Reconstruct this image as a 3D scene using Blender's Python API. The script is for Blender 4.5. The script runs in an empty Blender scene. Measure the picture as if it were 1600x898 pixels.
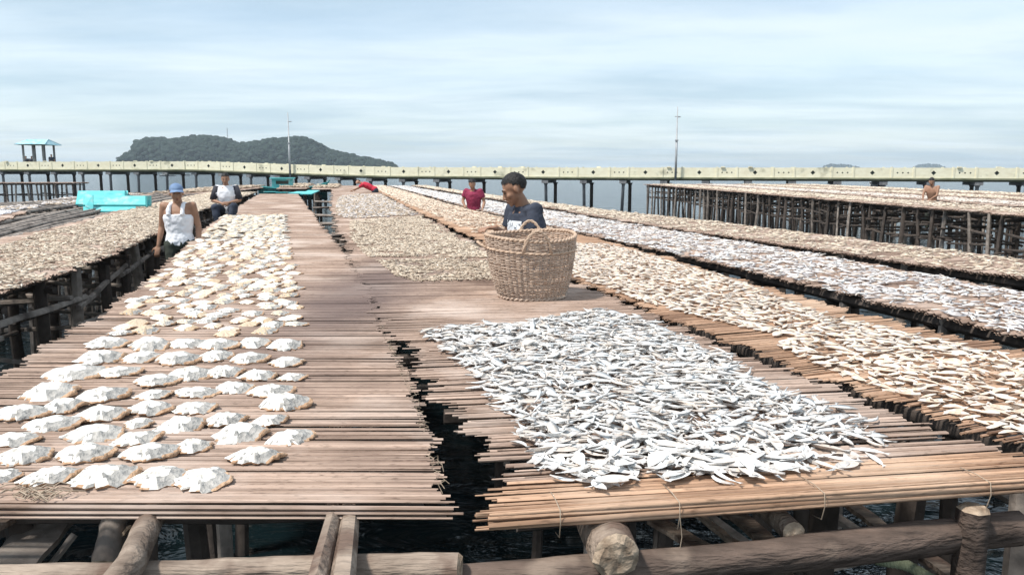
import bpy, bmesh, math, random
import numpy as np
from mathutils import Vector, Matrix
random.seed(7); RNG = np.random.default_rng(7)
S = bpy.context.scene; COL = S.collection; R = math.radians; PI = math.pi
# ------------------------------------------------------------------ camera
F = 1256.0; PITCH = math.atan(184 / F); H = 0.92
cam_d = bpy.data.cameras.new('camera'); cam = bpy.data.objects.new('camera', cam_d); COL.objects.link(cam)
cam_d.sensor_width = 36; cam_d.lens = 36 * F / 1600; cam_d.clip_start = .05; cam_d.clip_end = 30000
cam.location = (0, 0, H); cam.rotation_euler = (PI / 2 - PITCH, 0, 0); S.camera = cam
# ------------------------------------------------------------------ sun and sky
SUN_EL, SUN_AZ = R(60), R(-118)            # azimuth from +Y, minus is to the left
sd = Vector((math.sin(SUN_AZ) * math.cos(SUN_EL), math.cos(SUN_AZ) * math.cos(SUN_EL), math.sin(SUN_EL)))
ld = bpy.data.lights.new('sun', 'SUN'); ld.energy = 3.6; ld.angle = R(6); ld.color = (1, .955, .89)
sun = bpy.data.objects.new('sun', ld); COL.objects.link(sun); sun.rotation_euler = sd.to_track_quat('Z', 'Y').to_euler()
sun.location = (0, 0, 30)
W = bpy.data.worlds.new('World'); S.world = W; W.use_nodes = True
nt = W.node_tree; N = nt.nodes; L = nt.links; N.clear()
out = N.new('ShaderNodeOutputWorld'); bg = N.new('ShaderNodeBackground'); bg.inputs[1].default_value = .14
sky = N.new('ShaderNodeTexSky'); sky.sky_type = 'NISHITA'; sky.sun_disc = False
sky.sun_elevation = SUN_EL; sky.sun_rotation = SUN_AZ; sky.air_density = 1.0; sky.dust_density = 1.0; sky.ozone_density = 1.5
tc = N.new('ShaderNodeTexCoord'); sep = N.new('ShaderNodeSeparateXYZ'); L.new(tc.outputs['Generated'], sep.inputs[0])
# clouds lie on a plane overhead: divide the direction by its height
mx = N.new('ShaderNodeMath'); mx.operation = 'MAXIMUM'; mx.inputs[1].default_value = 0; L.new(sep.outputs[2], mx.inputs[0])
ad = N.new('ShaderNodeMath'); ad.operation = 'ADD'; ad.inputs[1].default_value = .07; L.new(mx.outputs[0], ad.inputs[0])
dv = N.new('ShaderNodeVectorMath'); dv.operation = 'DIVIDE'
cb = N.new('ShaderNodeCombineXYZ'); [L.new(ad.outputs[0], cb.inputs[i]) for i in range(3)]
L.new(tc.outputs['Generated'], dv.inputs[0]); L.new(cb.outputs[0], dv.inputs[1])
mp = N.new('ShaderNodeMapping'); mp.inputs['Scale'].default_value = (.36, .62, 0); mp.inputs['Rotation'].default_value = (0, 0, R(8)); mp.inputs['Location'].default_value = (3.1, 1.7, 0)
L.new(dv.outputs[0], mp.inputs[0])
n1 = N.new('ShaderNodeTexNoise'); n1.inputs['Scale'].default_value = 1.3; n1.inputs['Detail'].default_value = 8; n1.inputs['Roughness'].default_value = .52; n1.inputs['Distortion'].default_value = .35
L.new(mp.outputs[0], n1.inputs[0])
cr = N.new('ShaderNodeValToRGB'); cr.color_ramp.elements[0].position = .36; cr.color_ramp.elements[1].position = .68
cr.color_ramp.elements[0].color = (.62, .62, .62, 1); cr.color_ramp.elements[1].color = (.93, .93, .93, 1); L.new(n1.outputs[0], cr.inputs[0])
n2 = N.new('ShaderNodeTexNoise'); n2.inputs['Scale'].default_value = 1.0; n2.inputs['Detail'].default_value = 10; n2.inputs['Roughness'].default_value = .58; n2.inputs['Distortion'].default_value = .25; L.new(mp.outputs[0], n2.inputs[0])
cr2 = N.new('ShaderNodeValToRGB'); cr2.color_ramp.elements[0].position = .38; cr2.color_ramp.elements[1].position = .60
cr2.color_ramp.elements[0].color = (3.05, 3.9, 4.55, 1); cr2.color_ramp.elements[1].color = (4.65, 5.3, 5.7, 1); L.new(n2.outputs[0], cr2.inputs[0])
mixc = N.new('ShaderNodeMixRGB'); L.new(cr.outputs[0], mixc.inputs[0]); L.new(sky.outputs[0], mixc.inputs[1]); L.new(cr2.outputs[0], mixc.inputs[2])
L.new(mixc.outputs[0], bg.inputs[0]); L.new(bg.outputs[0], out.inputs[0])
S.view_settings.view_transform = 'Standard'; S.view_settings.look = 'None'; S.view_settings.gamma = 1; S.view_settings.exposure = .45
S.cycles.max_bounces = 6; S.cycles.volume_bounces = 1

# ------------------------------------------------------------------ helpers
def P(px, py, z=0.0):
    """point of the plane at height z that the measured photo point lies on"""
    a = (px - 800) / F; b = (449 - py) / F; sp, cp = math.sin(PITCH), math.cos(PITCH)
    d = Vector((a, b * sp + cp, b * cp - sp)); t = (z - H) / d.z
    return Vector((d.x * t, d.y * t, z))
def at(px, py, Y):
    a = (px - 800) / F; b = (449 - py) / F; sp, cp = math.sin(PITCH), math.cos(PITCH)
    d = Vector((a, b * sp + cp, b * cp - sp)); t = Y / d.y
    return Vector((d.x * t, Y, H + d.z * t))
def link(o, parent=None):
    COL.objects.link(o)
    if parent: o.parent = parent
    return o
def tag(o, label=None, cat=None, group=None, kind=None):
    if label: o['label'] = label
    if cat: o['category'] = cat
    if group: o['group'] = group
    if kind: o['kind'] = kind
    return o
def empty(name, loc, label, cat, group=None, rz=0):
    o = bpy.data.objects.new(name, None); o.empty_display_size = .1; link(o); o.location = loc; o.rotation_euler = (0, 0, rz)
    return tag(o, label, cat, group)
def mesh_np(name, V, faces, mats, mi=None, smooth=True):
    """faces: list of int arrays (n,k)"""
    me = bpy.data.meshes.new(name); V = np.asarray(V, dtype=np.float32)
    me.vertices.add(len(V)); me.vertices.foreach_set('co', V.ravel())
    loops = np.concatenate([np.asarray(f).ravel() for f in faces]).astype(np.int32)
    tot = np.concatenate([np.full(len(f), np.asarray(f).shape[1]) for f in faces]).astype(np.int32)
    me.loops.add(len(loops)); me.loops.foreach_set('vertex_index', loops)
    st = np.concatenate([[0], np.cumsum(tot)[:-1]]).astype(np.int32)
    me.polygons.add(len(tot)); me.polygons.foreach_set('loop_start', st); me.polygons.foreach_set('loop_total', tot)
    for m in mats: me.materials.append(m)
    if mi is not None: me.polygons.foreach_set('material_index', np.asarray(mi, dtype=np.int32))
    me.update(calc_edges=True); me.validate()
    if smooth: me.polygons.foreach_set('use_smooth', np.ones(len(me.polygons), dtype=bool))
    return me
class MB:
    def __init__(s): s.v = []; s.f = []; s.m = []
    def add(s, vs, fs, m=0):
        b = len(s.v); s.v += [tuple(v) for v in vs]; s.f += [tuple(i + b for i in f) for f in fs]; s.m += [m] * len(fs); return s
    def box(s, c, d, rot=None, m=0, taper=1.0):
        hx, hy, hz = d[0] / 2, d[1] / 2, d[2] / 2; vs = []
        for z in (-hz, hz):
            k = taper if z > 0 else 1
            for x, y in ((-hx, -hy), (hx, -hy), (hx, hy), (-hx, hy)):
                v = Vector((x * k, y * k, z))
                if rot is not None: v = rot @ v
                vs.append(v + Vector(c))
        return s.add(vs, [(3, 2, 1, 0), (4, 5, 6, 7), (0, 1, 5, 4), (1, 2, 6, 5), (2, 3, 7, 6), (3, 0, 4, 7)], m)
    def tube(s, pts, rad, n=8, m=0, cap=True, wob=0, rx=1.0, seed=0, side=None):
        """tube through pts; rad number or list; rx widens it along 'side'"""
        pts = [Vector(p) for p in pts]; k = len(pts)
        if not hasattr(rad, '__len__'): rad = [rad] * k
        rr = random.Random(seed); ph = [rr.uniform(-wob, wob) for _ in range(n)]
        vs = []; a = None
        for i, p in enumerate(pts):
            t = (pts[min(i + 1, k - 1)] - pts[max(i - 1, 0)]).normalized()
            if side is not None: a = Vector(side); a = (a - t * a.dot(t)).normalized()
            elif a is None:
                a = Vector((0, 0, 1)) if abs(t.z) < .8 else Vector((1, 0, 0)); a = (a - t * a.dot(t)).normalized()
            else: a = (a - t * a.dot(t)).normalized()
            b = t.cross(a)
            for j in range(n):
                th = 2 * PI * j / n; r = rad[i] * (1 + ph[j] + (rr.uniform(-wob, wob) * .5 if wob else 0))
                vs.append(p + a * math.cos(th) * r * rx + b * math.sin(th) * r)
        fs = [(i * n + j, i * n + (j + 1) % n, (i + 1) * n + (j + 1) % n, (i + 1) * n + j) for i in range(k - 1) for j in range(n)]
        if cap: fs += [tuple(range(n - 1, -1, -1)), tuple((k - 1) * n + j for j in range(n))]
        return s.add(vs, fs, m)
    def build(s, name, mats, parent=None, smooth=False, angle=None):
        me = bpy.data.meshes.new(name); me.from_pydata(s.v, [], s.f)
        if not isinstance(mats, (list, tuple)): mats = [mats]
        for m in mats: me.materials.append(m)
        me.polygons.foreach_set('material_index', s.m); me.update()
        if smooth: me.polygons.foreach_set('use_smooth', [True] * len(me.polygons))
        if smooth and angle: me.set_sharp_from_angle(angle=R(angle))
        o = bpy.data.objects.new(name, me); return link(o, parent)
def nodes(m):
    m.use_nodes = True; return m.node_tree, m.node_tree.nodes, m.node_tree.links, m.node_tree.nodes['Principled BSDF']
def mat(name, c1, c2=None, rough=.8, scale=(8, 8, 8), island=0.0, bump=0.0, bscale=None, patch=None, patch_scale=1.2, patch_at=(.5, .7), metallic=0, spec=.3, coord='Object', detail=5, contrast=(.3, .7), sheen=0):
    """c1..c2 mixed by stretched noise, each loose piece gets its own value, patches of c3 in place coordinates"""
    m = bpy.data.materials.new(name); t, n, l, b = nodes(m)
    b.inputs['Roughness'].default_value = rough; b.inputs['Metallic'].default_value = metallic; b.inputs['Specular IOR Level'].default_value = spec
    c2 = c2 or c1
    tcn = n.new('ShaderNodeTexCoord'); geo = n.new('ShaderNodeNewGeometry'); oi = n.new('ShaderNodeObjectInfo')
    mp = n.new('ShaderNodeMapping'); mp.inputs['Scale'].default_value = scale; l.new(tcn.outputs[coord], mp.inputs[0])
    if coord == 'Object':
        off = n.new('ShaderNodeVectorMath'); off.operation = 'SCALE'; off.inputs[0].default_value = (31, 17, 11); l.new(oi.outputs['Random'], off.inputs['Scale']); l.new(off.outputs[0], mp.inputs['Location'])
    no = n.new('ShaderNodeTexNoise'); no.inputs['Scale'].default_value = 1; no.inputs['Detail'].default_value = detail; l.new(mp.outputs[0], no.inputs[0])
    mr = n.new('ShaderNodeMapRange'); mr.inputs[1].default_value = contrast[0]; mr.inputs[2].default_value = contrast[1]; l.new(no.outputs[0], mr.inputs[0])
    fac = mr.outputs[0]
    if island:
        a = n.new('ShaderNodeMath'); a.operation = 'ADD'; l.new(geo.outputs['Random Per Island'], a.inputs[0]); l.new(oi.outputs['Random'], a.inputs[1])
        fr = n.new('ShaderNodeMath'); fr.operation = 'FRACT'; l.new(a.outputs[0], fr.inputs[0])
        mm = n.new('ShaderNodeMix'); mm.inputs[0].default_value = island; l.new(fac, mm.inputs[2]); l.new(fr.outputs[0], mm.inputs[3]); fac = mm.outputs[0]
    mc = n.new('ShaderNodeMixRGB'); mc.inputs[1].default_value = (*c1, 1); mc.inputs[2].default_value = (*c2, 1); l.new(fac, mc.inputs[0]); col = mc.outputs[0]
    if patch:
        pn = n.new('ShaderNodeTexNoise'); pn.inputs['Scale'].default_value = patch_scale; pn.inputs['Detail'].default_value = 4; l.new(geo.outputs['Position'], pn.inputs[0])
        pr = n.new('ShaderNodeMapRange'); pr.inputs[1].default_value = patch_at[0]; pr.inputs[2].default_value = patch_at[1]; l.new(pn.outputs[0], pr.inputs[0])
        pc = n.new('ShaderNodeMixRGB'); l.new(pr.outputs[0], pc.inputs[0]); l.new(col, pc.inputs[1]); pc.inputs[2].default_value = (*patch, 1); col = pc.outputs[0]
    l.new(col, b.inputs['Base Color'])
    if bump:
        src = no.outputs[0]
        if bscale:
            m2 = n.new('ShaderNodeMapping'); m2.inputs['Scale'].default_value = bscale; l.new(tcn.outputs[coord], m2.inputs[0])
            bn = n.new('ShaderNodeTexNoise'); bn.inputs['Scale'].default_value = 1; bn.inputs['Detail'].default_value = 5; l.new(m2.outputs[0], bn.inputs[0]); src = bn.outputs[0]
        bp = n.new('ShaderNodeBump'); bp.inputs['Strength'].default_value = bump; bp.inputs['Distance'].default_value = .02; l.new(src, bp.inputs['Height']); l.new(bp.outputs[0], b.inputs['Normal'])
    return m
M = {}
def cane_mat(name, dark, light, pale, dark_patch=None):
    """weathered split stems: every stem its own tone, streaks along it, salt-bleached and stained patches lying across the mat"""
    m = bpy.data.materials.new(name); t, n, l, b = nodes(m); b.inputs['Roughness'].default_value = .75; b.inputs['Specular IOR Level'].default_value = .25
    uv = n.new('ShaderNodeUVMap'); geo = n.new('ShaderNodeNewGeometry'); oi = n.new('ShaderNodeObjectInfo')
    a = n.new('ShaderNodeMath'); a.operation = 'ADD'; l.new(geo.outputs['Random Per Island'], a.inputs[0]); l.new(oi.outputs['Random'], a.inputs[1])
    fr = n.new('ShaderNodeMath'); fr.operation = 'FRACT'; l.new(a.outputs[0], fr.inputs[0])
    cb_ = n.new('ShaderNodeCombineXYZ'); s1 = n.new('ShaderNodeMath'); s1.operation = 'MULTIPLY'; s1.inputs[1].default_value = 91.7; l.new(fr.outputs[0], s1.inputs[0]); l.new(s1.outputs[0], cb_.inputs[1]); l.new(s1.outputs[0], cb_.inputs[0])
    ad_ = n.new('ShaderNodeVectorMath'); ad_.operation = 'ADD'; l.new(uv.outputs[0], ad_.inputs[0]); l.new(cb_.outputs[0], ad_.inputs[1])
    def ns(sc, det):
        mp = n.new('ShaderNodeMapping'); mp.inputs['Scale'].default_value = sc; l.new(ad_.outputs[0], mp.inputs[0]); q = n.new('ShaderNodeTexNoise'); q.inputs['Scale'].default_value = 1; q.inputs['Detail'].default_value = det; l.new(mp.outputs[0], q.inputs[0]); return q.outputs[0]
    f1 = ns((3.0, .7, 1), 5); f2 = ns((22, 2.2, 1), 3)
    mr = n.new('ShaderNodeMapRange'); mr.inputs[1].default_value = .3; mr.inputs[2].default_value = .7; l.new(f1, mr.inputs[0])
    mm = n.new('ShaderNodeMix'); mm.inputs[0].default_value = .6; l.new(mr.outputs[0], mm.inputs[2]); l.new(fr.outputs[0], mm.inputs[3])
    mc = n.new('ShaderNodeMixRGB'); mc.inputs[1].default_value = (*dark, 1); mc.inputs[2].default_value = (*light, 1); l.new(mm.outputs[0], mc.inputs[0])
    m2 = n.new('ShaderNodeMapRange'); m2.inputs[1].default_value = .56; m2.inputs[2].default_value = .72; l.new(f2, m2.inputs[0]); m3 = n.new('ShaderNodeMath'); m3.operation = 'MULTIPLY'; m3.inputs[1].default_value = .65; l.new(m2.outputs[0], m3.inputs[0])
    mk = n.new('ShaderNodeMixRGB'); mk.inputs[2].default_value = (dark[0] * .45, dark[1] * .42, dark[2] * .4, 1); l.new(m3.outputs[0], mk.inputs[0]); l.new(mc.outputs[0], mk.inputs[1])
    pn = n.new('ShaderNodeTexNoise'); pn.inputs['Scale'].default_value = 1.3; pn.inputs['Detail'].default_value = 6; l.new(geo.outputs['Position'], pn.inputs[0])
    pr = n.new('ShaderNodeMapRange'); pr.inputs[1].default_value = .5; pr.inputs[2].default_value = .74; pr.inputs[4].default_value = .8; l.new(pn.outputs[0], pr.inputs[0])
    pc = n.new('ShaderNodeMixRGB'); pc.inputs[2].default_value = (*pale, 1); l.new(pr.outputs[0], pc.inputs[0]); l.new(mk.outputs[0], pc.inputs[1])
    dr = n.new('ShaderNodeMapRange'); dr.inputs[1].default_value = .30; dr.inputs[2].default_value = .46; dr.inputs[3].default_value = .55; dr.inputs[4].default_value = 0; l.new(pn.outputs[0], dr.inputs[0])
    dc = n.new('ShaderNodeMixRGB'); dc.inputs[2].default_value = (dark[0] * .8, dark[1] * .75, dark[2] * .8, 1); l.new(dr.outputs[0], dc.inputs[0]); l.new(pc.outputs[0], dc.inputs[1]); col = dc.outputs[0]
    if dark_patch:                                   # one large dark ellipse with a soft edge on the left table
        mp = n.new('ShaderNodeMapping'); mp.inputs['Location'].default_value = (-dark_patch[0] / dark_patch[2], -dark_patch[1] / dark_patch[3], 0); mp.inputs['Scale'].default_value = (1 / dark_patch[2], 1 / dark_patch[3], 0); l.new(geo.outputs['Position'], mp.inputs[0])
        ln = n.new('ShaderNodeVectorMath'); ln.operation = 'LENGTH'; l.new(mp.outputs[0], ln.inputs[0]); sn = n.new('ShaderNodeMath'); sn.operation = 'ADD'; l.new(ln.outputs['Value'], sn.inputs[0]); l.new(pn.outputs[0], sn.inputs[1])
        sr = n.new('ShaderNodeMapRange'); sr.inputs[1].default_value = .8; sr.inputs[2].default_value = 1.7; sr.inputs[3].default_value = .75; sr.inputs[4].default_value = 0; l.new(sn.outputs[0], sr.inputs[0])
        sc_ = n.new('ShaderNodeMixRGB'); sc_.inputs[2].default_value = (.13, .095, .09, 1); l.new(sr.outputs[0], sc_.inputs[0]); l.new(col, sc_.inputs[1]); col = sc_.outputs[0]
    l.new(col, b.inputs['Base Color'])
    bp = n.new('ShaderNodeBump'); bp.inputs['Strength'].default_value = .6; bp.inputs['Distance'].default_value = .004; l.new(f2, bp.inputs['Height']); l.new(bp.outputs[0], b.inputs['Normal']); return m
M['cane'] = cane_mat('cane', (.135, .086, .062), (.55, .40, .315), (.63, .52, .45), dark_patch=(-1.15, 6.0, .55, 2.6))
M['cane_warm'] = cane_mat('cane_warm', (.18, .10, .06), (.62, .395, .26), (.62, .46, .34))
M['cane_dark'] = cane_mat('cane_dark', (.13, .09, .075), (.37, .27, .22), (.42, .33, .29))
M['wood_grey'] = mat('wood_grey', (.14, .115, .10), (.42, .36, .31), .85, (10, 10, 10), .35, .7, patch=(.07, .055, .045), patch_scale=2.5, patch_at=(.5, .7))
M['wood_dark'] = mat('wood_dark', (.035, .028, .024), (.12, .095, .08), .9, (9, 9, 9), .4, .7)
M['log'] = mat('log', (.10, .07, .052), (.42, .33, .26), .8, (6, 18, 18), .2, 1.0, bscale=(8, 55, 55), patch=(.15, .10, .075), patch_scale=7, patch_at=(.48, .62))
M['log_dark'] = mat('log_dark', (.035, .025, .02), (.17, .12, .095), .85, (6, 18, 18), .2, 1.0, bscale=(8, 45, 45), patch=(.24, .18, .14), patch_scale=5, patch_at=(.55, .7))  # dark brown wood, deepened to stand in for shade under the table front
M['fish_head'] = mat('fish_head', (.36, .33, .31), (.74, .70, .66), .45, (9, 9, 9), .5, .3)
M['log_end'] = mat('log_end', (.20, .14, .095), (.48, .37, .27), .85, (30, 30, 30), 0, .8)
M['split_flesh'] = mat('split_flesh', (.52, .48, .42), (.78, .75, .70), .5, (5, 5, 5), .1, .3, contrast=(.32, .5), bscale=(16, 16, 16))
M['split_grey'] = mat('split_grey', (.20, .195, .185), (.52, .49, .45), .5, (9, 9, 9), .2, .9)
M['split_rim'] = mat('split_rim', (.34, .19, .105), (.62, .41, .26), .45, (12, 12, 12), .3, .8)
M['split_far'] = mat('split_far', (.48, .34, .20), (.80, .74, .64), .5, (28, 28, 28), .75, .2)
M['silver_fish'] = mat('silver_fish', (.55, .55, .54), (.87, .86, .84), .45, (7, 14, 14), .5, .4, contrast=(.3, .6), spec=.45)
M['silver_tan'] = mat('silver_tan', (.52, .44, .38), (.84, .76, .68), .45, (7, 14, 14), .55, .4)
M['tan_fish'] = mat('tan_fish', (.50, .37, .27), (.84, .72, .59), .55, (6, 12, 12), .6, .5, contrast=(.3, .6))
M['anchovy'] = mat('anchovy', (.27, .20, .145), (.70, .58, .45), .5, (20, 40, 40), .85, 0)
M['anchovy_pale'] = mat('anchovy_pale', (.44, .35, .26), (.84, .74, .61), .5, (20, 40, 40), .85, 0)
M['anchovy_grey'] = mat('anchovy_grey', (.36, .34, .345), (.82, .78, .77), .45, (20, 40, 40), .85, 0)
M['concrete'] = mat('concrete', (.30, .29, .27), (.50, .48, .44), .9, (3, 3, 3), 0, .3, patch=(.12, .12, .11), patch_scale=1.6, patch_at=(.52, .75))
M['pile'] = mat('pile', (.12, .12, .13), (.30, .30, .30), .9, (4, 4, 2), .3, .3)
M['parapet'] = mat('parapet', (.80, .73, .53), (.92, .87, .67), .75, (2.5, 2.5, 5), .12, .2, patch=(.32, .31, .22), patch_scale=.9, patch_at=(.60, .78))
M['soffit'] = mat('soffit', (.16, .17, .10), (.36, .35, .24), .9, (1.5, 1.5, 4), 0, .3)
M['dark_hole'] = mat('dark_hole', (.05, .06, .05), None, .9)
M['metal'] = mat('metal', (.30, .31, .32), (.42, .43, .44), .5, (5, 5, 5), 0, 0, metallic=.3)
M['turquoise'] = mat('turquoise', (.09, .42, .43), (.15, .58, .58), .6, (3, 6, 3), .2, .15, patch=(.34, .50, .48), patch_scale=3.5, patch_at=(.55, .7))
M['teal_dark'] = mat('teal_dark', (.02, .16, .17), (.03, .25, .25), .6, (3, 6, 3), .2, .1)
M['roof_blue'] = mat('roof_blue', (.18, .42, .50), (.45, .62, .66), .5, (3, 3, 3), 0, .1)
M['boat_white'] = mat('boat_white', (.6, .62, .62), (.75, .76, .76), .5, (2, 2, 2))
M['twine'] = mat('twine', (.28, .21, .15), (.42, .34, .26), .8, (20, 20, 20))
M['wicker'] = mat('wicker', (.34, .24, .18), (.68, .53, .42), .7, (14, 14, 22), .45, .4)
M['wicker_pale'] = mat('wicker_pale', (.40, .28, .2), (.62, .46, .34), .65, (14, 14, 22), .3, .3)
M['forest'] = mat('forest', (.008, .018, .014), (.024, .042, .028), .9, (.12, .12, .12), .7, 0)
M['soil'] = mat('soil', (.03, .045, .02), (.06, .075, .04), .95, (.05, .05, .05))
M['skin'] = mat('skin', (.27, .145, .09), (.36, .205, .135), .5, (6, 6, 6), 0, .1)
M['hair'] = mat('hair', (.008, .007, .007), (.02, .018, .017), .55, (60, 60, 60), 0, .6)
M['eye_dark'] = mat('eye_dark', (.012, .01, .01), None, .3)
M['lip'] = mat('lip', (.20, .085, .06), None, .5)
M['tee_navy'] = mat('tee_navy', (.028, .034, .05), (.05, .058, .082), .9, (7, 7, 7), 0, .4)
M['tank_white'] = mat('tank_white', (.74, .74, .78), (.84, .84, .86), .85, (8, 8, 8), 0, .5)
M['sleeve_dark'] = mat('sleeve_dark', (.03, .03, .04), (.05, .05, .06), .85, (8, 8, 8), 0, .4)
M['magenta'] = mat('magenta', (.20, .02, .055), (.28, .035, .08), .8, (6, 6, 6), 0, .4)
M['red'] = mat('red', (.42, .02, .04), (.52, .03, .06), .8, (6, 6, 6), 0, .3)
M['olive'] = mat('olive', (.035, .042, .033), (.065, .072, .058), .9, (6, 6, 6), 0, .4)
M['denim'] = mat('denim', (.02, .025, .04), (.045, .055, .08), .9, (6, 6, 6), 0, .4)
M['cap_blue'] = mat('cap_blue', (.13, .20, .34), (.20, .29, .44), .8, (10, 10, 10), 0, .3)
# print on the navy shirt: a worn pale block with broken lettering, flat ink on the cloth
def shirt_print(base, lo, hi, col=(.75, .78, .82)):
    m = M[base].copy(); m.name = base + '_printed'; t, n, l, b = nodes(m)
    src = b.inputs['Base Color'].links[0].from_socket
    tcn = n.new('ShaderNodeTexCoord'); sp_ = n.new('ShaderNodeSeparateXYZ'); l.new(tcn.outputs['Object'], sp_.inputs[0])
    prod = None
    for ax in range(3):
        for v, op in ((lo[ax], 'GREATER_THAN'), (hi[ax], 'LESS_THAN')):
            c = n.new('ShaderNodeMath'); c.operation = op; c.inputs[1].default_value = v; l.new(sp_.outputs[ax], c.inputs[0])
            if prod is None: prod = c.outputs[0]
            else:
                q = n.new('ShaderNodeMath'); q.operation = 'MULTIPLY'; l.new(prod, q.inputs[0]); l.new(c.outputs[0], q.inputs[1]); prod = q.outputs[0]
    no = n.new('ShaderNodeTexNoise'); no.inputs['Scale'].default_value = 34; no.inputs['Detail'].default_value = 2; l.new(tcn.outputs['Object'], no.inputs[0])
    c = n.new('ShaderNodeMath'); c.operation = 'GREATER_THAN'; c.inputs[1].default_value = .43; l.new(no.outputs[0], c.inputs[0])
    q = n.new('ShaderNodeMath'); q.operation = 'MULTIPLY'; l.new(prod, q.inputs[0]); l.new(c.outputs[0], q.inputs[1])
    mc = n.new('ShaderNodeMixRGB'); l.new(q.outputs[0], mc.inputs[0]); l.new(src, mc.inputs[1]); mc.inputs[2].default_value = (*col, 1); l.new(mc.outputs[0], b.inputs['Base Color'])
    return m

# ------------------------------------------------------------------ water
WZ = -2.0
wm = bpy.data.materials.new('sea_water'); t, n, l, b = nodes(wm)
b.inputs['Base Color'].default_value = (.004, .010, .012, 1); b.inputs['Roughness'].default_value = .12; b.inputs['IOR'].default_value = 1.33; b.inputs['Specular IOR Level'].default_value = .5
geo = n.new('ShaderNodeNewGeometry')
def wn(scale, det):
    mp = n.new('ShaderNodeMapping'); mp.inputs['Scale'].default_value = scale; l.new(geo.outputs['Position'], mp.inputs[0])
    q = n.new('ShaderNodeTexNoise'); q.inputs['Scale'].default_value = 1; q.inputs['Detail'].default_value = det; q.inputs['Distortion'].default_value = .6; l.new(mp.outputs[0], q.inputs[0]); return q.outputs[0]
a1 = wn((1.3, 2.6, 1), 4); a2 = wn((.25, .5, 1), 3)
s_ = n.new('ShaderNodeMath'); s_.operation = 'MULTIPLY_ADD'; s_.inputs[1].default_value = 2.0; l.new(a2, s_.inputs[0]); l.new(a1, s_.inputs[2])
bp = n.new('ShaderNodeBump'); bp.inputs['Strength'].default_value = .8; bp.inputs['Distance'].default_value = .16; l.new(s_.outputs[0], bp.inputs['Height']); l.new(bp.outputs[0], b.inputs['Normal'])
mb = MB(); mb.add([(-5000, -60, WZ), (5000, -60, WZ), (5000, 4000, WZ), (-5000, 4000, WZ)], [(0, 1, 2, 3)])
tag(mb.build('water', wm), kind='structure')

# ------------------------------------------------------------------ curves in the plane
class Curve:
    def __init__(s, pts):
        p = np.array(pts, float)
        for _ in range(3):                       # round the corners a little
            q = [p[0]]
            for i in range(len(p) - 1): q += [.75 * p[i] + .25 * p[i + 1], .25 * p[i] + .75 * p[i + 1]]
            q.append(p[-1]); p = np.array(q)
        s.p = p; s.l = np.concatenate([[0], np.cumsum(np.hypot(*np.diff(p, axis=0).T))]); s.len = s.l[-1]
    def __call__(s, t):
        d = np.asarray(t) * s.len
        return np.stack([np.interp(d, s.l, s.p[:, 0]), np.interp(d, s.l, s.p[:, 1])], -1)
class Strip:
    def __init__(s, Lp, Rp, z=0.0): s.L, s.R, s.z = Curve(Lp), Curve(Rp), z; s.len = (s.L.len + s.R.len) / 2
    def pos(s, u, t):
        u = np.asarray(u)[..., None]; return s.L(t) * (1 - u) + s.R(t) * u

def pole(pts, r, m, parent, name, seed=0, n=8, wob=.07):
    pts = [Vector(p) for p in pts]; fine = []
    for i in range(len(pts) - 1):
        k = max(1, min(6, int((pts[i + 1] - pts[i]).length / .5)))
        for j in range(k): fine.append(pts[i].lerp(pts[i + 1], j / k))
    fine.append(pts[-1]); rr = random.Random(seed); k = len(fine)
    rad = [r * (1.08 - .16 * i / max(1, k - 1)) * rr.uniform(.93, 1.07) for i in range(k)]
    for i in range(1, k - 1): fine[i] = fine[i] + Vector((rr.uniform(-1, 1), rr.uniform(-1, 1), rr.uniform(-1, 1))) * r * .25
    q = MB(); q.tube(fine, rad, n, wob=wob, seed=seed); return q.build(name, m, parent, smooth=True, angle=50)

# unit cane variants, along x
def cane_mesh(seed, mats, n=6, segs=4, flat=.8):
    rr = random.Random(seed); vs = []; ph = rr.uniform(0, 6)
    q = MB(); pts = [(-.5 + i / segs, .0035 * math.sin(ph + i * 1.3) * 1.0, .10 * .008 * rr.uniform(-1, 1)) for i in range(segs + 1)]
    k = len(pts)
    for i, p in enumerate(pts):
        for j in range(n):
            th = 2 * PI * j / n; r = (.8 + .2 * math.sin(ph + i)) * rr.uniform(.85, 1.1) * (1 - (.4 if i == (segs if seed % 2 else 0) else 0))
            vs.append((p[0], p[1] * 0 + math.cos(th) * r * .5, math.sin(th) * r * .5 * flat))
    fs = [(i * n + j, i * n + (j + 1) % n, (i + 1) * n + (j + 1) % n, (i + 1) * n + j) for i in range(segs) for j in range(n)]
    fs += [tuple(range(n - 1, -1, -1)), tuple(segs * n + j for j in range(n))]
    q.add(vs, fs); me = bpy.data.meshes.new('cane'); me.from_pydata(q.v, [], q.f); ul = me.uv_layers.new(name='UVMap')
    for li, lp in enumerate(me.loops): ul.data[li].uv = ((q.v[lp.vertex_index][0] + .5) * 1.8, (lp.vertex_index % n) * .35)
    me.materials.append(mats); me.polygons.foreach_set('use_smooth', [True] * len(me.polygons)); me.set_sharp_from_angle(angle=R(55)); return me
CM = {k: [cane_mesh(i, M[k]) for i in range(7)] for k in ('cane', 'cane_warm', 'cane_dark')}

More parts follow.
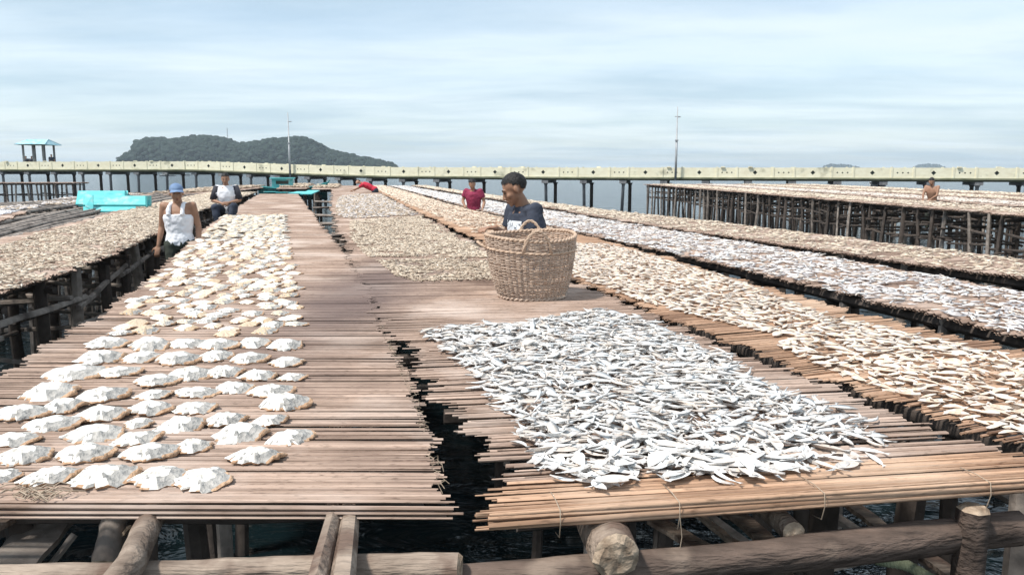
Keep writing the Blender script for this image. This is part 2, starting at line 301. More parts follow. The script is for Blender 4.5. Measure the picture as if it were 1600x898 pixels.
def drying_table(label, Lp, Rp, z=0.0, nind=0, pitch=.016, matk='cane', posts=1.1, beams=True, low=(-.75, -1.25), group='cane drying tables', over=.0, jag=.03, seed=0, post_r=.05, matp=None, start=0.0, stringer_u=(.1, .5, .9), skip_front_post=False, far_pitch=.034, post_u=(.1, .9), warm_to=0.0):
    rr = random.Random(seed); rg = np.random.default_rng(seed)
    st = Strip(Lp, Rp, z); c0 = st.pos(.5, 0.0)
    root = empty('drying_table', (float(c0[0]), float(c0[1]), z), label, 'drying table', group)
    off = Vector(root.location)
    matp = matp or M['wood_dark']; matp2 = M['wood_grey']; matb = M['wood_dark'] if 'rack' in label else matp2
    # cane rows
    s = 0.0; rows = []
    while s < st.len:
        c = st.pos(.5, s / st.len); d = math.hypot(c[0], c[1])
        w = pitch if d < 11 else min(far_pitch, pitch + (d - 11) * .004)
        rows.append((s, w)); s += w
    jl = 0; jr = 0; drift = 0
    big = []
    for i, (s, w) in enumerate(rows):
        jl = jl * .86 + rg.normal() * jag * .55; jr = jr * .86 + rg.normal() * jag * .55; drift = drift * .95 + rg.normal() * .0018
        t0 = s / st.len
        a = st.L(t0); b_ = st.R(t0); dirv = (b_ - a); ln = np.hypot(*dirv); dirv = dirv / ln; nrm = np.array([-dirv[1], dirv[0]])
        a = a - dirv * (jl + rg.uniform(-jag, jag * .6)); b_ = b_ + dirv * (jr + rg.uniform(-jag, jag * .6))
        k = w * (.5 if i < nind else .25)
        a = a + nrm * (rg.normal() * k + drift * .7); b_ = b_ + nrm * (rg.normal() * k + drift * .7)
        za = z - w * .5 + rg.normal() * .003 - (.002 * math.sin(s * 9)); zb = z - w * .5 + rg.normal() * .003 - (.002 * math.sin(s * 7 + 1))
        if rr.random() < .05: za -= .006; zb -= .006
        th = w * rr.uniform(.95, 1.65) if w < .03 else w * rr.uniform(.85, 1.15)
        if rr.random() < .025 and i > 3: continue
        if i < nind:
            me = CM['cane_warm' if s < warm_to else matk][rr.randrange(7)]; o = bpy.data.objects.new('cane', me); link(o, root)
            A = Vector((a[0], a[1], za)); B = Vector((b_[0], b_[1], zb)); D = B - A
            o.location = (A + B) / 2 - off; o.rotation_euler = (rr.uniform(0, 6.28), -math.asin(D.z / D.length), math.atan2(D.y, D.x)); o.rotation_mode = 'XYZ'
            o.rotation_euler = (0, -math.asin(D.z / D.length), math.atan2(D.y, D.x)); o.scale = (D.length, th, th)
        else: big.append((a[0], a[1], za, b_[0], b_[1], zb, th))
    if big:
        g = np.array(big); n = 5; m_ = len(g); A = g[:, :3]; B = g[:, 3:6]; th = g[:, 6] / 2
        D = B - A; D /= np.linalg.norm(D, axis=1)[:, None]; Nn = np.stack([-D[:, 1], D[:, 0], np.zeros(m_)], 1)
        V = np.zeros((m_, 3, n, 3)); mid = (A + B) / 2 + Nn * rg.normal(size=(m_, 1)) * .004; mid[:, 2] += rg.normal(size=m_) * .002
        for e, C in enumerate((A, mid, B)):
            for j in range(n):
                an = 2 * PI * j / n + .3; V[:, e, j] = C + Nn * (math.cos(an) * th)[:, None] + np.array([0, 0, 1]) * (math.sin(an) * th * .8)[:, None]
        base = (np.arange(m_) * 3 * n)[:, None]; fs = []
        for e in range(2):
            for j in range(n):
                q = np.array([e * n + j, e * n + (j + 1) % n, (e + 1) * n + (j + 1) % n, (e + 1) * n + j]); fs.append(base + q)
        me = mesh_np('cane_mat', V.reshape(-1, 3) - np.array(off), [np.concatenate(fs)], [M[matk]])
        ul = me.uv_layers.new(name='UVMap'); vi = np.zeros(len(me.loops), dtype=np.int32); me.loops.foreach_get('vertex_index', vi); uvs = np.stack([(vi // n % 3) * .9, (vi % n) * .35], 1).astype(np.float32); ul.data.foreach_set('uv', uvs.ravel())
        o = link(bpy.data.objects.new('cane_mat', me), root); o['kind'] = 'stuff'
    # stringers
    if beams:
        for u in stringer_u:
            k = max(2, int(st.len / 2.2)); pts = []
            for i in range(k + 1):
                p = st.pos(u, min(1, max(start / st.len, i / k))); pts.append(Vector((p[0] + rr.uniform(-.02, .02), p[1], z - .075 - (w * 0))) - off)
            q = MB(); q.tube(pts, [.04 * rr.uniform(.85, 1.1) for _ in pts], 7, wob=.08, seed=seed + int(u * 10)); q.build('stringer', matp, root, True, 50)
    k = int(st.len / posts)
    for i in range(k + 1):
        t0 = min(1, (i + .25) * posts / st.len)
        e0, e1 = st.pos(.03, t0), st.pos(.97, t0)
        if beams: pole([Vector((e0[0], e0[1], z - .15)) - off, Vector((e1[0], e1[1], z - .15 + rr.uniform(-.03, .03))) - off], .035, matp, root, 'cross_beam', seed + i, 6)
        for u in post_u:
            if skip_front_post and i < 5 and u != .5: u = (.25 if u < .5 else .45) if label.endswith('split fish') else (.72 if u < .5 else .95)
            p = st.pos(u + rr.uniform(-.02, .02), min(1, t0 + rr.uniform(-.2, .2) * posts / st.len)); x, y = float(p[0]), float(p[1])
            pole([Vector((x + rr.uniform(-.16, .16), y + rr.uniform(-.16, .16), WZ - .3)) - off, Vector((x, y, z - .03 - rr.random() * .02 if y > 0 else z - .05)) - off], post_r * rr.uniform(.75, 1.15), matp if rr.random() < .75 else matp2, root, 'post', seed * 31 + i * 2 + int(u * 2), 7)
    for zz in low:
        for u in post_u:
            for i in range(0 if not skip_front_post else 5, k, 2):
                a = st.pos(u + .03, i * posts / st.len); b2 = st.pos(u + .03, min(1, (i + 2.3) * posts / st.len)); q = rr.uniform(-.12, .12)
                pole([Vector((a[0], a[1], z + zz + q)) - off, Vector((b2[0], b2[1], z + zz - q * .6)) - off], .03, matb, root, 'brace', seed + i + 5, 6)
        for i in range(0 if not skip_front_post else 4, k, 1):
            if rr.random() < .5:
                a = st.pos(-.02, (i + .4) * posts / st.len); b2 = st.pos(1.02, min(1, (i + .4) * posts / st.len)); q = rr.uniform(-.1, .1)
                pole([Vector((a[0], a[1], z + zz + q)) - off, Vector((b2[0], b2[1], z + zz - q)) - off], .028, matb, root, 'brace', seed + i + 9, 6)
    return root, st

# tables: measured edges on the cane plane
A_R = [(-3.0, 2.0), (-3.5, 4.2), (-3.95, 6.3), (-4.12, 7.5), (-4.32, 8.4), (-5.25, 11.9), (-7.1, 18.2), (-7.8, 21.3), (-10.6, 33.6)]
A_L = [(-5.0, 2.6), (-5.6, 5.0), (-6.2, 7.8), (-6.45, 9.2), (-6.7, 10.1), (-7.35, 12.9), (-8.9, 18.2), (-9.9, 21.8), (-12.6, 33.6)]
B_L = [(-1.96, 2.12), (-2.33, 3.6), (-2.56, 4.7), (-2.98, 6.5), (-3.62, 8.6), (-5.4, 14.6), (-9.67, 31)]
B_R = [(-.16, 2.11), (-.22, 2.35), (-.39, 3.2), (-.65, 4.2), (-.95, 5.5), (-1.34, 7.0), (-1.85, 8.8), (-3.3, 13.8), (-5.45, 21.3), (-8.2, 31)]
C_L = [(-.078, 2.07), (-.035, 2.25), (-.04, 2.45), (-.12, 2.7), (-.28, 3.2), (-.45, 3.7), (-.67, 4.3), (-.98, 5.5), (-1.36, 7.0), (-1.72, 8.6), (-2.95, 13.8), (-4.8, 21.3), (-10.3, 47)]
C_R = [(1.78, 2.35), (1.63, 2.6), (1.27, 3.6), (.96, 4.8), (.49, 6.5), (-.35, 9.2), (-2.5, 19.5), (-8.6, 47)]
D_L = [(2.15, 1.5), (1.90, 2.3), (1.66, 2.8), (1.34, 3.55), (1.03, 4.9), (.59, 6.5), (-.22, 9.7), (-2.4, 19.5), (-3.3, 23.5), (-8.3, 47)]
D_R = [(3.1, 1.9), (2.78, 3.2), (2.6, 4.0), (2.3, 5.0), (2.02, 6.3), (1.52, 9.0), (.86, 12), (-.15, 15.6), (-1.3, 20), (-3.3, 29), (-7.4, 47)]
E_L = [(3.55, 1.8), (3.1, 3.4), (2.85, 4.5), (2.66, 5.4), (2.42, 6.4), (1.8, 9.0), (.96, 12), (-.75, 18.6), (-3.7, 32), (-7.1, 47)]
E_R = [(4.9, 2.2), (4.35, 4.0), (3.87, 6.0), (3.6, 7.5), (3.2, 9.3), (2.77, 11), (1.88, 14.3), (.55, 19.5), (-.4, 23), (-3.0, 33), (-6.3, 47)]
F_L = [(5.9, 2.6), (5.1, 4.8), (4.4, 6.9), (3.85, 8.3), (3.3, 10.3), (2.4, 13.3), (1.64, 16.5), (.63, 21), (-.3, 24.5), (-6.0, 48)]
F_R = [(7.1, 3.2), (6.0, 5.8), (5.3, 8.2), (4.5, 11.2), (3.5, 15), (2.5, 17.5), (.8, 23.4), (-3.0, 38), (-5.2, 48)]
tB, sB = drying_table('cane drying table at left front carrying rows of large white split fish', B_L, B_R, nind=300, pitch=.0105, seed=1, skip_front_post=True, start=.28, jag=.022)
tC, sC = drying_table('cane drying table in the middle with the basket and a pile of silver fish', C_L, C_R, nind=300, pitch=.0105, seed=2, skip_front_post=True, start=.3, stringer_u=(.14, .5, .88), warm_to=.24, jag=.04)
tD, sD = drying_table('cane drying table right of the basket covered with small tan split fish', D_L, D_R, nind=300, pitch=.0125, seed=3, matk='cane_warm', jag=.03)
tE, sE = drying_table('long cane drying table with silvery grey fish behind the tan fish table', E_L, E_R, seed=4, pitch=.018, nind=60, matk='cane', low=())
tF, sF = drying_table('narrow cane drying table with tan fish in front of the tall post racks', F_L, F_R, seed=5, pitch=.02, matk='cane', low=())
tA, sA = drying_table('cane drying table at far left on thick dark posts covered with beige fish', A_R[::1] and A_L, A_R, seed=6, pitch=.02, low=(-.35, -.75, -1.15), posts=1.0, post_r=.075, nind=60)

# ------------------------------------------------------------------ fish shapes
def split_fish(seed):
    """fish opened flat and dried into a hump: torn scalloped front, smooth back, thick curled skin rim at one end; unit length 1"""
    rr = random.Random(seed); nt_, nr = 44, 9; vs = []; fs = []; mi = []
    ph = [rr.uniform(0, 6.28) for _ in range(8)]; peak = (rr.uniform(-.18, .0), rr.uniform(.0, .12)); hh = rr.uniform(.12, .19)
    vs.append((peak[0], peak[1], hh))
    for r in range(1, nr + 1):
        k = r / nr
        for j in range(nt_):
            a = 2 * PI * j / nt_; ca, sa = math.cos(a), math.sin(a)
            rad = 1 + .06 * math.sin(2 * a + ph[0]) + .05 * math.sin(5 * a + ph[1])
            front = max(0, -sa)
            rad += front * (.09 * math.sin(13 * a + ph[2]) + .07 * math.sin(21 * a + ph[3])) + .03 * math.sin(15 * a + ph[6]) + .16 * math.exp(-((a - PI * .98) / .22) ** 2) * (1 if rr.random() < .8 else .5) + .12 * math.exp(-((a - PI * .42) / .16) ** 2)
            x = .5 * rad * ca; y = .36 * rad * sa
            fx = peak[0] * (1 - k) + x * k; fy = peak[1] * (1 - k) + y * k
            z = hh * (1 - k ** 2.3) * (1 - .5 * max(0, ca) * k) + .022 * math.sin(3 * a + ph[4] + 3 * k) * k + .018 * math.sin(9 * a + ph[5]) * k * front
            z += .03 * math.exp(-((k - .62) / .16) ** 2) * math.exp(-((a if a < PI else a - 2 * PI) / .9) ** 2)
            if k > .8: z += .055 * math.exp(-(((a if a < PI else a - 2 * PI) + .25) / .75) ** 2) * (1 if r == nr - 0 else 1.2)
            z += rr.uniform(-.004, .004) + .010 * math.sin(7 * a + ph[7]) * k * (1 - k) * 4
            vs.append((fx, fy, max(.012 + (.03 * front * (.5 + .5 * math.sin(6 * a + ph[6])) if r == nr else 0), z)))
    for j in range(nt_): fs.append((0, 1 + j, 1 + (j + 1) % nt_)); mi.append(0)
    for r in range(nr - 1):
        for j in range(nt_):
            a = 2 * PI * (j + .5) / nt_; aa = a if a < PI else a - 2 * PI
            b0 = 1 + r * nt_; fs.append((b0 + j, b0 + nt_ + j, b0 + nt_ + (j + 1) % nt_, b0 + (j + 1) % nt_))
            if r >= nr - 4 + (1 if rr.random() < .2 else 0) and -1.15 < aa < .75: mi.append(2 if r >= nr - 2 else 1)
            elif r >= 3 and (-1.5 < aa < 1.1 or rr.random() < .16): mi.append(1)  # grey right flank paints in shade away from the sun; random bits mottle
            elif r == nr - 2 and math.sin(a) < -.2 and rr.random() < .6: mi.append(2)
            else: mi.append(0)
    # skirt so edges have thickness
    b0 = 1 + (nr - 1) * nt_; c0 = len(vs)
    for j in range(nt_): x, y, z = vs[b0 + j]; vs.append((x * .97, y * .96, max(0, z - .035)))
    for j in range(nt_): fs.append((b0 + j, c0 + j, c0 + (j + 1) % nt_, b0 + (j + 1) % nt_)); mi.append(2)
    return np.array(vs), fs, mi
def small_fish(seed, wide=.18, st=9, bend=.5, thick=.06, ring=4, split=False):
    """dried small fish lying on its side: head, belly, narrow tail root, forked tail; unit length along x"""
    rr = random.Random(seed); vs = []; fs = []
    bd = rr.uniform(-bend, bend); tw = rr.uniform(-.5, .5); lift = rr.uniform(0, .12)
    prof = lambda s: wide * (.12 + .95 * math.sin(PI * min(1, s * 1.08)) ** .7 * (1 - .45 * s)) if s < .86 else wide * (.16 + (s - .86) * 4.2)
    for i in range(st):
        s = i / (st - 1); x = s - .5; yc = bd * (x * x - .08); w = prof(s); h = thick * (math.sin(PI * min(1, s * 1.1 + .08)) * .9 + .15) if s < .86 else thick * .12
        zc = thick * .6 + lift * (x * x) * 1.6; tt = tw * (s - .5)
        if split: h *= .4
        for j in range(ring):
            a = 2 * PI * j / ring; yy = math.cos(a) * w * .5; zz = math.sin(a) * h * (1.0)
            if split: zz += abs(math.cos(a)) * w * .22 * (1 if s < .8 else .3)
            jx = rr.uniform(-.01, .01)
            vs.append((x + jx + (.035 * abs(math.cos(a)) if s > .95 else 0), yc + yy * math.cos(tt) - zz * math.sin(tt), max(0, zc + yy * math.sin(tt) + zz * math.cos(tt))))
    for i in range(st - 1):
        for j in range(ring): fs.append((i * ring + j, (i + 1) * ring + j, (i + 1) * ring + (j + 1) % ring, i * ring + (j + 1) % ring))
    fs.append(tuple(range(ring))); fs.append(tuple((st - 1) * ring + j for j in range(ring - 1, -1, -1)))
    mi = [1 if (st > 6 and (i < 2 or i > st - 3)) else 0 for i in range(st - 1) for j in range(ring)] + [0, 0]
    return np.array(vs), fs, mi
def to_mesh(name, vfm, mats):
    v, f, mi = vfm; me = bpy.data.meshes.new(name); me.from_pydata([tuple(q) for q in v], [], f)
    for m in mats: me.materials.append(m)
    me.polygons.foreach_set('material_index', mi); me.polygons.foreach_set('use_smooth', [True] * len(me.polygons)); me.set_sharp_from_angle(angle=R(85 if 'split' in name else 50)); me.update(); return me
def scatter(name, variants, xs, ys, zs, yaw, scl, mats, label, cat, rg, tilt=.15, smooth=True, flip=False, mat_of=None):
    """many fish in one mesh"""
    which = rg.integers(0, len(variants), len(xs)); Vs = []; F3 = []; F4 = []; FN = {}; M3 = []; base = 0; mis = {}
    for k, (v, f, mi) in enumerate(variants):
        idx = np.where(which == k)[0]
        if not len(idx): continue
        c, s = np.cos(yaw[idx]), np.sin(yaw[idx]); sc = scl[idx]; tx = rg.normal(size=len(idx)) * tilt; ty = rg.normal(size=len(idx)) * tilt * .5
        X = v[None, :, 0] * sc[:, None]; Y = v[None, :, 1] * sc[:, None]; Z = v[None, :, 2] * sc[:, None]
        Z = Z + X * ty[:, None] + Y * tx[:, None]; Z = Z - np.minimum(0, Z.min(axis=1))[:, None]
        G = np.stack([X * c[:, None] - Y * s[:, None] + xs[idx][:, None], X * s[:, None] + Y * c[:, None] + ys[idx][:, None], Z + zs[idx][:, None]], -1)
        Vs.append(G.reshape(-1, 3)); off = base + np.arange(len(idx)) * len(v)
        for L_ in sorted(set(len(q) for q in f)):
            fa = np.array([q for q in f if len(q) == L_]); ma = np.array([m for q, m in zip(f, mi) if len(q) == L_])
            FN.setdefault(L_, []).append((off[:, None, None] + fa[None]).reshape(-1, L_))
            if mat_of is None: mm = np.tile(ma, len(idx))
            else: mm = np.where(np.tile(ma, len(idx)) == 0, np.repeat(mat_of[idx], len(fa)), len(mats) - 1)
            mis.setdefault(L_, []).append(mm)
        base += len(idx) * len(v)
    fl = [np.concatenate(FN[k]) for k in sorted(FN)]; mi = np.concatenate([np.concatenate(mis[k]) for k in sorted(FN)])
    me = mesh_np(name, np.concatenate(Vs), fl, mats, mi, smooth)
    o = link(bpy.data.objects.new(name, me)); return tag(o, label, cat, kind='stuff')
def inside(poly, x, y):
    r = np.zeros(len(x), bool); n = len(poly)
    for i in range(n):
        x0, y0 = poly[i]; x1, y1 = poly[(i + 1) % n]
        c = (y0 > y) != (y1 > y); xi = (x1 - x0) * (y - y0) / ((y1 - y0) if y1 != y0 else 1e-9) + x0; r ^= c & (x < xi)
    return r
W2 = lambda pts: [(P(*q).x, P(*q).y) for q in pts]

# --- big split fish on the left front table -------------------------------------
SF = [to_mesh('split_fish', split_fish(i), [M['split_flesh'], M['split_grey'], M['split_rim']]) for i in range(10)]
SF2 = [to_mesh('split_fish', split_fish(i + 20), [M['split_flesh' if i < 5 else 'split_far'], M['split_grey' if i % 2 else 'split_far'], M['split_rim']]) for i in range(10)]
rows_px = [
 [(5, 738, 60), (82, 740, 95), (166, 740, 97), (252, 741, 92), (320, 744, 88)],
 [(42, 708, 82), (138, 706, 80), (240, 703, 82), (304, 692, 60), (402, 709, 86)],
 [(24, 682, 78), (150, 674, 95), (216, 681, 76), (378, 675, 80), (456, 679, 75)],
 [(86, 659, 84), (218, 656, 46), (285, 660, 78), (354, 651, 68), (422, 652, 60)],
 [(38, 641, 80), (100, 631, 72), (163, 643, 76), (238, 633, 72), (306, 632, 64), (450, 626, 72)],
 [(82, 609, 92), (166, 613, 76), (242, 611, 60), (310, 608, 72), (368, 601, 62), (428, 606, 72)],
 [(122, 579, 88), (190, 576, 68), (250, 590, 66), (302, 581, 62), (352, 576, 64), (405, 582, 60), (458, 584, 50)],
 [(160, 555, 78), (222, 553, 62), (283, 557, 64), (340, 552, 60), (394, 556, 60), (450, 560, 56)],
 [(172, 532, 74), (236, 535, 62), (292, 531, 60), (345, 534, 60), (398, 530, 56), (448, 534, 54)]]
ordr = ['front row', 'second row from the front', 'third row from the front', 'fourth row from the front', 'fifth row from the front', 'sixth row from the front', 'seventh row from the front', 'eighth row from the front', 'ninth row from the front']
cnt = ['rightmost', 'second from the right', 'third from the right', 'fourth from the right', 'fifth from the right', 'sixth from the right', 'seventh from the right']
GSF = 'split white fish drying on the left front table'; nsf = 0; taken = []
def put_split(x, y, size, lab):
    global nsf
    o = link(bpy.data.objects.new('split_fish', (SF if y < 4.2 else SF2)[RNG.integers(0, 10)])); o.location = (x, y, .004)
    o.rotation_euler = (R(RNG.uniform(0, 9)), R(RNG.uniform(-4, 3)), R(RNG.uniform(2, 34))); s = size * RNG.uniform(.95, 1.06); o.scale = (s, s * RNG.uniform(1.0, 1.35), s * RNG.uniform(.8, 1.3))
    tag(o, lab, 'dried fish', GSF); nsf += 1; taken.append((x, y)); return o
for i, row in enumerate(rows_px):
    for j, (x, y, w) in enumerate(sorted(row, key=lambda q: -q[0])):
        p = P(x, y + 8); Z = p.y * math.cos(PITCH) + H * math.sin(PITCH)
        put_split(p.x, p.y, w * .97 / F * Z, 'split white fish, %s in the %s, left table' % (cnt[j], ordr[i]))
polyB = W2([(165, 524), (230, 450), (300, 385), (345, 348), (350, 336), (445, 336), (448, 380), (462, 430), (470, 500), (466, 524)])
def fl_(q):
    u = (q[0] + 1.62 + .36 * (q[1] - 4.2)) / 1.0
    return 'left border' if u < -.28 else ('right border' if u > .32 else 'middle')
y = 4.40
rest = []
while y < 16.2:
    xw = -4.5
    gap = .158 if y < 8 else .138
    x = -7 + RNG.uniform(0, .1)
    while x < 0:
        q = (x + RNG.normal() * .03, y + RNG.normal() * .035)
        if inside(polyB, np.array([q[0]]), np.array([q[1]]))[0] and all((q[0] - a) ** 2 + (q[1] - b) ** 2 > .0125 for a, b in taken[-60:]):
            if nsf < 300: put_split(q[0], q[1], RNG.uniform(.115, .155), 'small split fish, %s of the left table field, %s' % (fl_(q), 'just behind the large rows' if y < 6.2 else 'far zone near the capped man'))
            else: rest.append(q)
        x += gap * RNG.uniform(.85, 1.15)
    y += .130 if y < 8 else .115
if rest:
    rest = np.array(rest); k = len(rest)
    scatter('split_fish_mass', [split_fish(i) for i in range(4)], rest[:, 0], rest[:, 1], np.full(k, .004), RNG.uniform(0, .6, k), RNG.uniform(.10, .17, k), [M['split_far'], M['split_grey'], M['split_far']], 'far half of the split fish on the left table, too small to tell apart', 'dried fish', RNG)
print('split fish', nsf, len(rest))

# --- silver fish pile on the middle table -----------------------------------------
polyC = W2([(668, 522), (700, 548), (745, 585), (762, 618), (800, 650), (818, 690), (845, 730), (905, 760), (960, 766), (1010, 745), (1140, 752), (1290, 742), (1425, 722), (1360, 672), (1345, 650), (1240, 622), (1170, 598), (1140, 560), (1090, 552), (1085, 540), (1000, 500), (930, 488), (860, 500), (800, 512), (720, 514)])
HV = [small_fish(100 + i, wide=.20, bend=.6) for i in range(8)] + [small_fish(200 + i, wide=.36, bend=.5, split=True, thick=.07) for i in range(5)] + [small_fish(300 + i, wide=.13, bend=1.0, thick=.06) for i in range(4)]
HM = [to_mesh('silver_fish', v, [M['silver_fish'] if i % 5 else M['silver_tan'], M['fish_head']]) for i, v in enumerate(HV)]
x = RNG.uniform(-.6, 2.2, 30000); y = RNG.uniform(2.1, 5.2, 30000); ok = inside(polyC, x, y)
# thinner towards the right hand corner
wgt = np.clip(1.15 - np.clip((x - .55) - (y - 2.3) * .6, 0, 1) * 1.9, .08, 1); ok &= RNG.random(30000) < wgt
x = x[ok][:3600] + RNG.normal(size=min(3600, int(ok.sum()))) * .022; y = y[ok][:3600] + RNG.normal(size=len(x)) * .014
o_ = np.argsort(y); x = x[o_]; y = y[o_]; grid = {}
zs = np.zeros(len(x))
for i in RNG.permutation(len(x)):
    k = (int(x[i] / .06), int(y[i] / .06)); zs[i] = min(.030, grid.get(k, 0) * .004) + .003
    for dx in (-1, 0, 1): grid[(k[0] + dx, k[1])] = grid.get((k[0] + dx, k[1]), 0) + .6
n300 = 300
for i in range(n300):
    edge = x[i] > 1.05
    hk = int(RNG.integers(0, len(HM))); o = link(bpy.data.objects.new('silver_fish', HM[hk])); o.location = (x[i], y[i], zs[i])
    kd = 'slim whole' if hk < 8 else ('broad opened' if hk < 13 else 'thin bent'); tn = 'tan tinged' if hk % 5 == 0 else 'silvery'; sd_ = 'left end' if x[i] < .45 else 'middle'
    s = RNG.uniform(.08, .14); o.scale = (s, s, s); o.rotation_euler = (RNG.normal() * .2, RNG.normal() * .09, RNG.normal() * 1.05 + (PI if RNG.random() < .5 else 0))
    pl_ = 'thin right corner of the pile' if edge else 'near side of the pile, %s' % sd_
    tag(o, '%s %s small fish lying at the %s' % (kd, tn, pl_), 'dried fish', '%s %s fish at the %s' % (kd, tn, pl_))
k = len(x) - n300
scatter('silver_fish_pile', HV, x[n300:], y[n300:], zs[n300:], RNG.normal(size=k) * 1.1 + (RNG.random(k) < .5) * PI, RNG.uniform(.07, .13, k), [M['silver_fish'], M['silver_tan'], M['fish_head']], 'heap of silvery dried fish in front of the basket', 'dried fish', RNG, tilt=.16, mat_of=(RNG.random(k) < .28).astype(int))

# --- tan fish on the right table -----------------------------------------------------
TV = [small_fish(400 + i, wide=.30, bend=.8, thick=.09, st=7) for i in range(6)] + [small_fish(420 + i, wide=.42, bend=.5, thick=.09, st=7, split=True) for i in range(4)]
TM = [to_mesh('tan_fish', v, [M['tan_fish'], M['silver_tan']]) for v in TV]
LO = [small_fish(500 + i, wide=.32, bend=.6, thick=.12, st=4, ring=3) for i in range(6)]
def field(strip, n, u0, u1, t0, t1, rg=RNG, mask=None, near=True):
    """random places on a table, denser where it lies near"""
    u = rg.uniform(u0, u1, n * 4); t = rg.uniform(0, 1, n * 4) ** 1.0 * (t1 - t0) + t0; p = strip.pos(u, t)
    if mask is not None: ok = mask(p[:, 0], p[:, 1], u, t)
    else: ok = np.ones(len(u), bool)
    ok &= (np.sin(p[:, 0] * 9.1 + 2 * np.sin(p[:, 1] * 3.3)) + np.sin(p[:, 1] * 7.7 + 1.5 * np.sin(p[:, 0] * 5.1)) + rg.normal(size=len(u)) * .5) > -1.15
    # soft ragged outline
    e = .03 * np.sin(t * 190) + .02 * np.sin(t * 431 + 1); ok &= (u > u0 + e + .03) & (u < u1 - .03 + e)
    p = p[ok][:n]; return p[:, 0], p[:, 1]
polyD = W2([(1600, 690), (1470, 640), (1330, 592), (1225, 545), (1235, 530), (1010, 475), (900, 432), (870, 412), (898, 372), (1000, 395), (1150, 440), (1280, 490), (1340, 505), (1600, 565), (1800, 610), (1800, 760)])
x = RNG.uniform(.2, 3.2, 60000); y = RNG.uniform(2.2, 10, 60000); ok = inside(polyD, x, y); x = x[ok]; y = y[ok]
keep = []; g = {}
for i in range(len(x)):                     # spaced out, hardly overlapping
    k = (int(x[i] / .060), int(y[i] / .052))
    if k in g: continue
    g[k] = 1; keep.append(i)
x = x[keep]; y = y[keep]; sel = RNG.random(len(x)) < .9; x = x[sel]; y = y[sel]; o_ = np.argsort(y); x = x[o_]; y = y[o_]
vis = np.where(x / (y * math.cos(PITCH) + .13) < .70)[0]; ind = set(vis[:300].tolist()); restm = np.array([i not in ind for i in range(len(x))])
for i in ind:
    hk = int(RNG.integers(0, len(TM))); o = link(bpy.data.objects.new('tan_fish', TM[hk])); kd = 'curled whole' if hk < 6 else 'flat opened'; u_ = 'scattered left border' if x[i] < 1.62 - (y[i] - 3.2) * .3 + .12 else 'thick middle'; o.location = (x[i], y[i], .003)
    s = RNG.uniform(.065, .108); o.scale = (s, s, s * 1.1); o.rotation_euler = (RNG.normal() * .25, RNG.normal() * .12, RNG.normal() * .75 - .35 + (PI if RNG.random() < .5 else 0))
    tag(o, '%s tan fish, %s of the spread near the right photo edge' % (kd, u_), 'dried fish', '%s tan fish in the %s, near end of right table' % (kd, u_))
k = int(restm.sum()); print('tan rest', k)
scatter('tan_fish_mass', TV, x[restm], y[restm], np.full(k, .003), RNG.normal(size=k) * .8 - .3, RNG.uniform(.07, .12, k), [M['tan_fish'], M['silver_tan']], 'spread of curled tan dried fish on the table right of the basket', 'dried fish', RNG, tilt=.2)
def mass(name, strip, n, u0, u1, t0, t1, matk, label, size=(.06, .1), mask=None, z=.004, layers=.01, tilt=.2, var=None, yawm=0., spread=.9, coarse=True):
    x, y = field(strip, n, u0, u1, t0, t1, mask=mask); k = len(x); d = np.hypot(x, y)
    sc = RNG.uniform(size[0], size[1], k) * (1 + np.clip((d - 14) / 30, 0, .8) if coarse else 1)
    return scatter(name, var or LO, x, y, strip.z + z + RNG.random(k) * layers, RNG.normal(size=k) * spread + yawm, sc, [M[q] for q in (matk if isinstance(matk, (list, tuple)) else [matk])], label, 'dried fish', RNG, tilt=tilt, mat_of=RNG.integers(0, len(matk), k) if isinstance(matk, (list, tuple)) else np.zeros(k, int))
mass('tan_fish_mass', sD, 7200, .06, .97, .225, .985, 'tan_fish', 'far stretch of tan dried fish on the table behind the basket')
mass('silver_fish_mass', sE, 15500, -.04, .98, .05, .96, ['anchovy_grey', 'silver_fish', 'silver_tan', 'anchovy_grey'], 'long spread of silvery grey fish on the table behind the tan fish', size=(.06, .105))
mass('tan_fish_mass', sF, 7800, -.03, .96, .03, .97, 'anchovy_pale', 'spread of pale tan fish on the narrow table beside the post racks', size=(.06, .10))
mass('anchovy_mass', sA, 21000, .10, 1.05, .04, .97, ['anchovy_pale', 'anchovy_pale', 'anchovy'], 'spread of beige small fish on the far left table', size=(.05, .085), mask=lambda x, y, u, t: u > .30 - .25 * np.clip((y - 6) / 8, 0, 1) + .04 * np.sin(y * 2))
# small brown fish in patches on the middle table
pa = W2([(590, 408), (620, 432), (665, 445), (775, 443), (775, 408), (700, 405)])
pb = W2([(548, 345), (548, 372), (575, 402), (770, 404), (770, 392), (735, 372), (690, 350), (660, 338)])
pc = W2([(530, 308), (524, 335), (545, 343), (665, 336), (640, 322), (610, 305), (560, 304)])
mass('anchovy_mass', sC, 6000, 0, 1, .1, .3, ['anchovy', 'anchovy', 'anchovy_pale'], 'patch of brown anchovies nearest behind the basket', size=(.04, .06), mask=lambda x, y, u, t: inside(pa, x, y), coarse=False)
mass('anchovy_mass', sC, 9500, 0, 1, .12, .5, ['anchovy', 'anchovy_pale'], 'large middle patch of brown anchovies left of the basket', size=(.045, .07), mask=lambda x, y, u, t: inside(pb, x, y), coarse=False)
mass('anchovy_mass', sC, 8000, 0, 1, .25, .8, ['anchovy_grey', 'anchovy', 'anchovy'], 'greyish patch of small fish toward the far end of the middle table', size=(.06, .10), mask=lambda x, y, u, t: inside(pc, x, y))

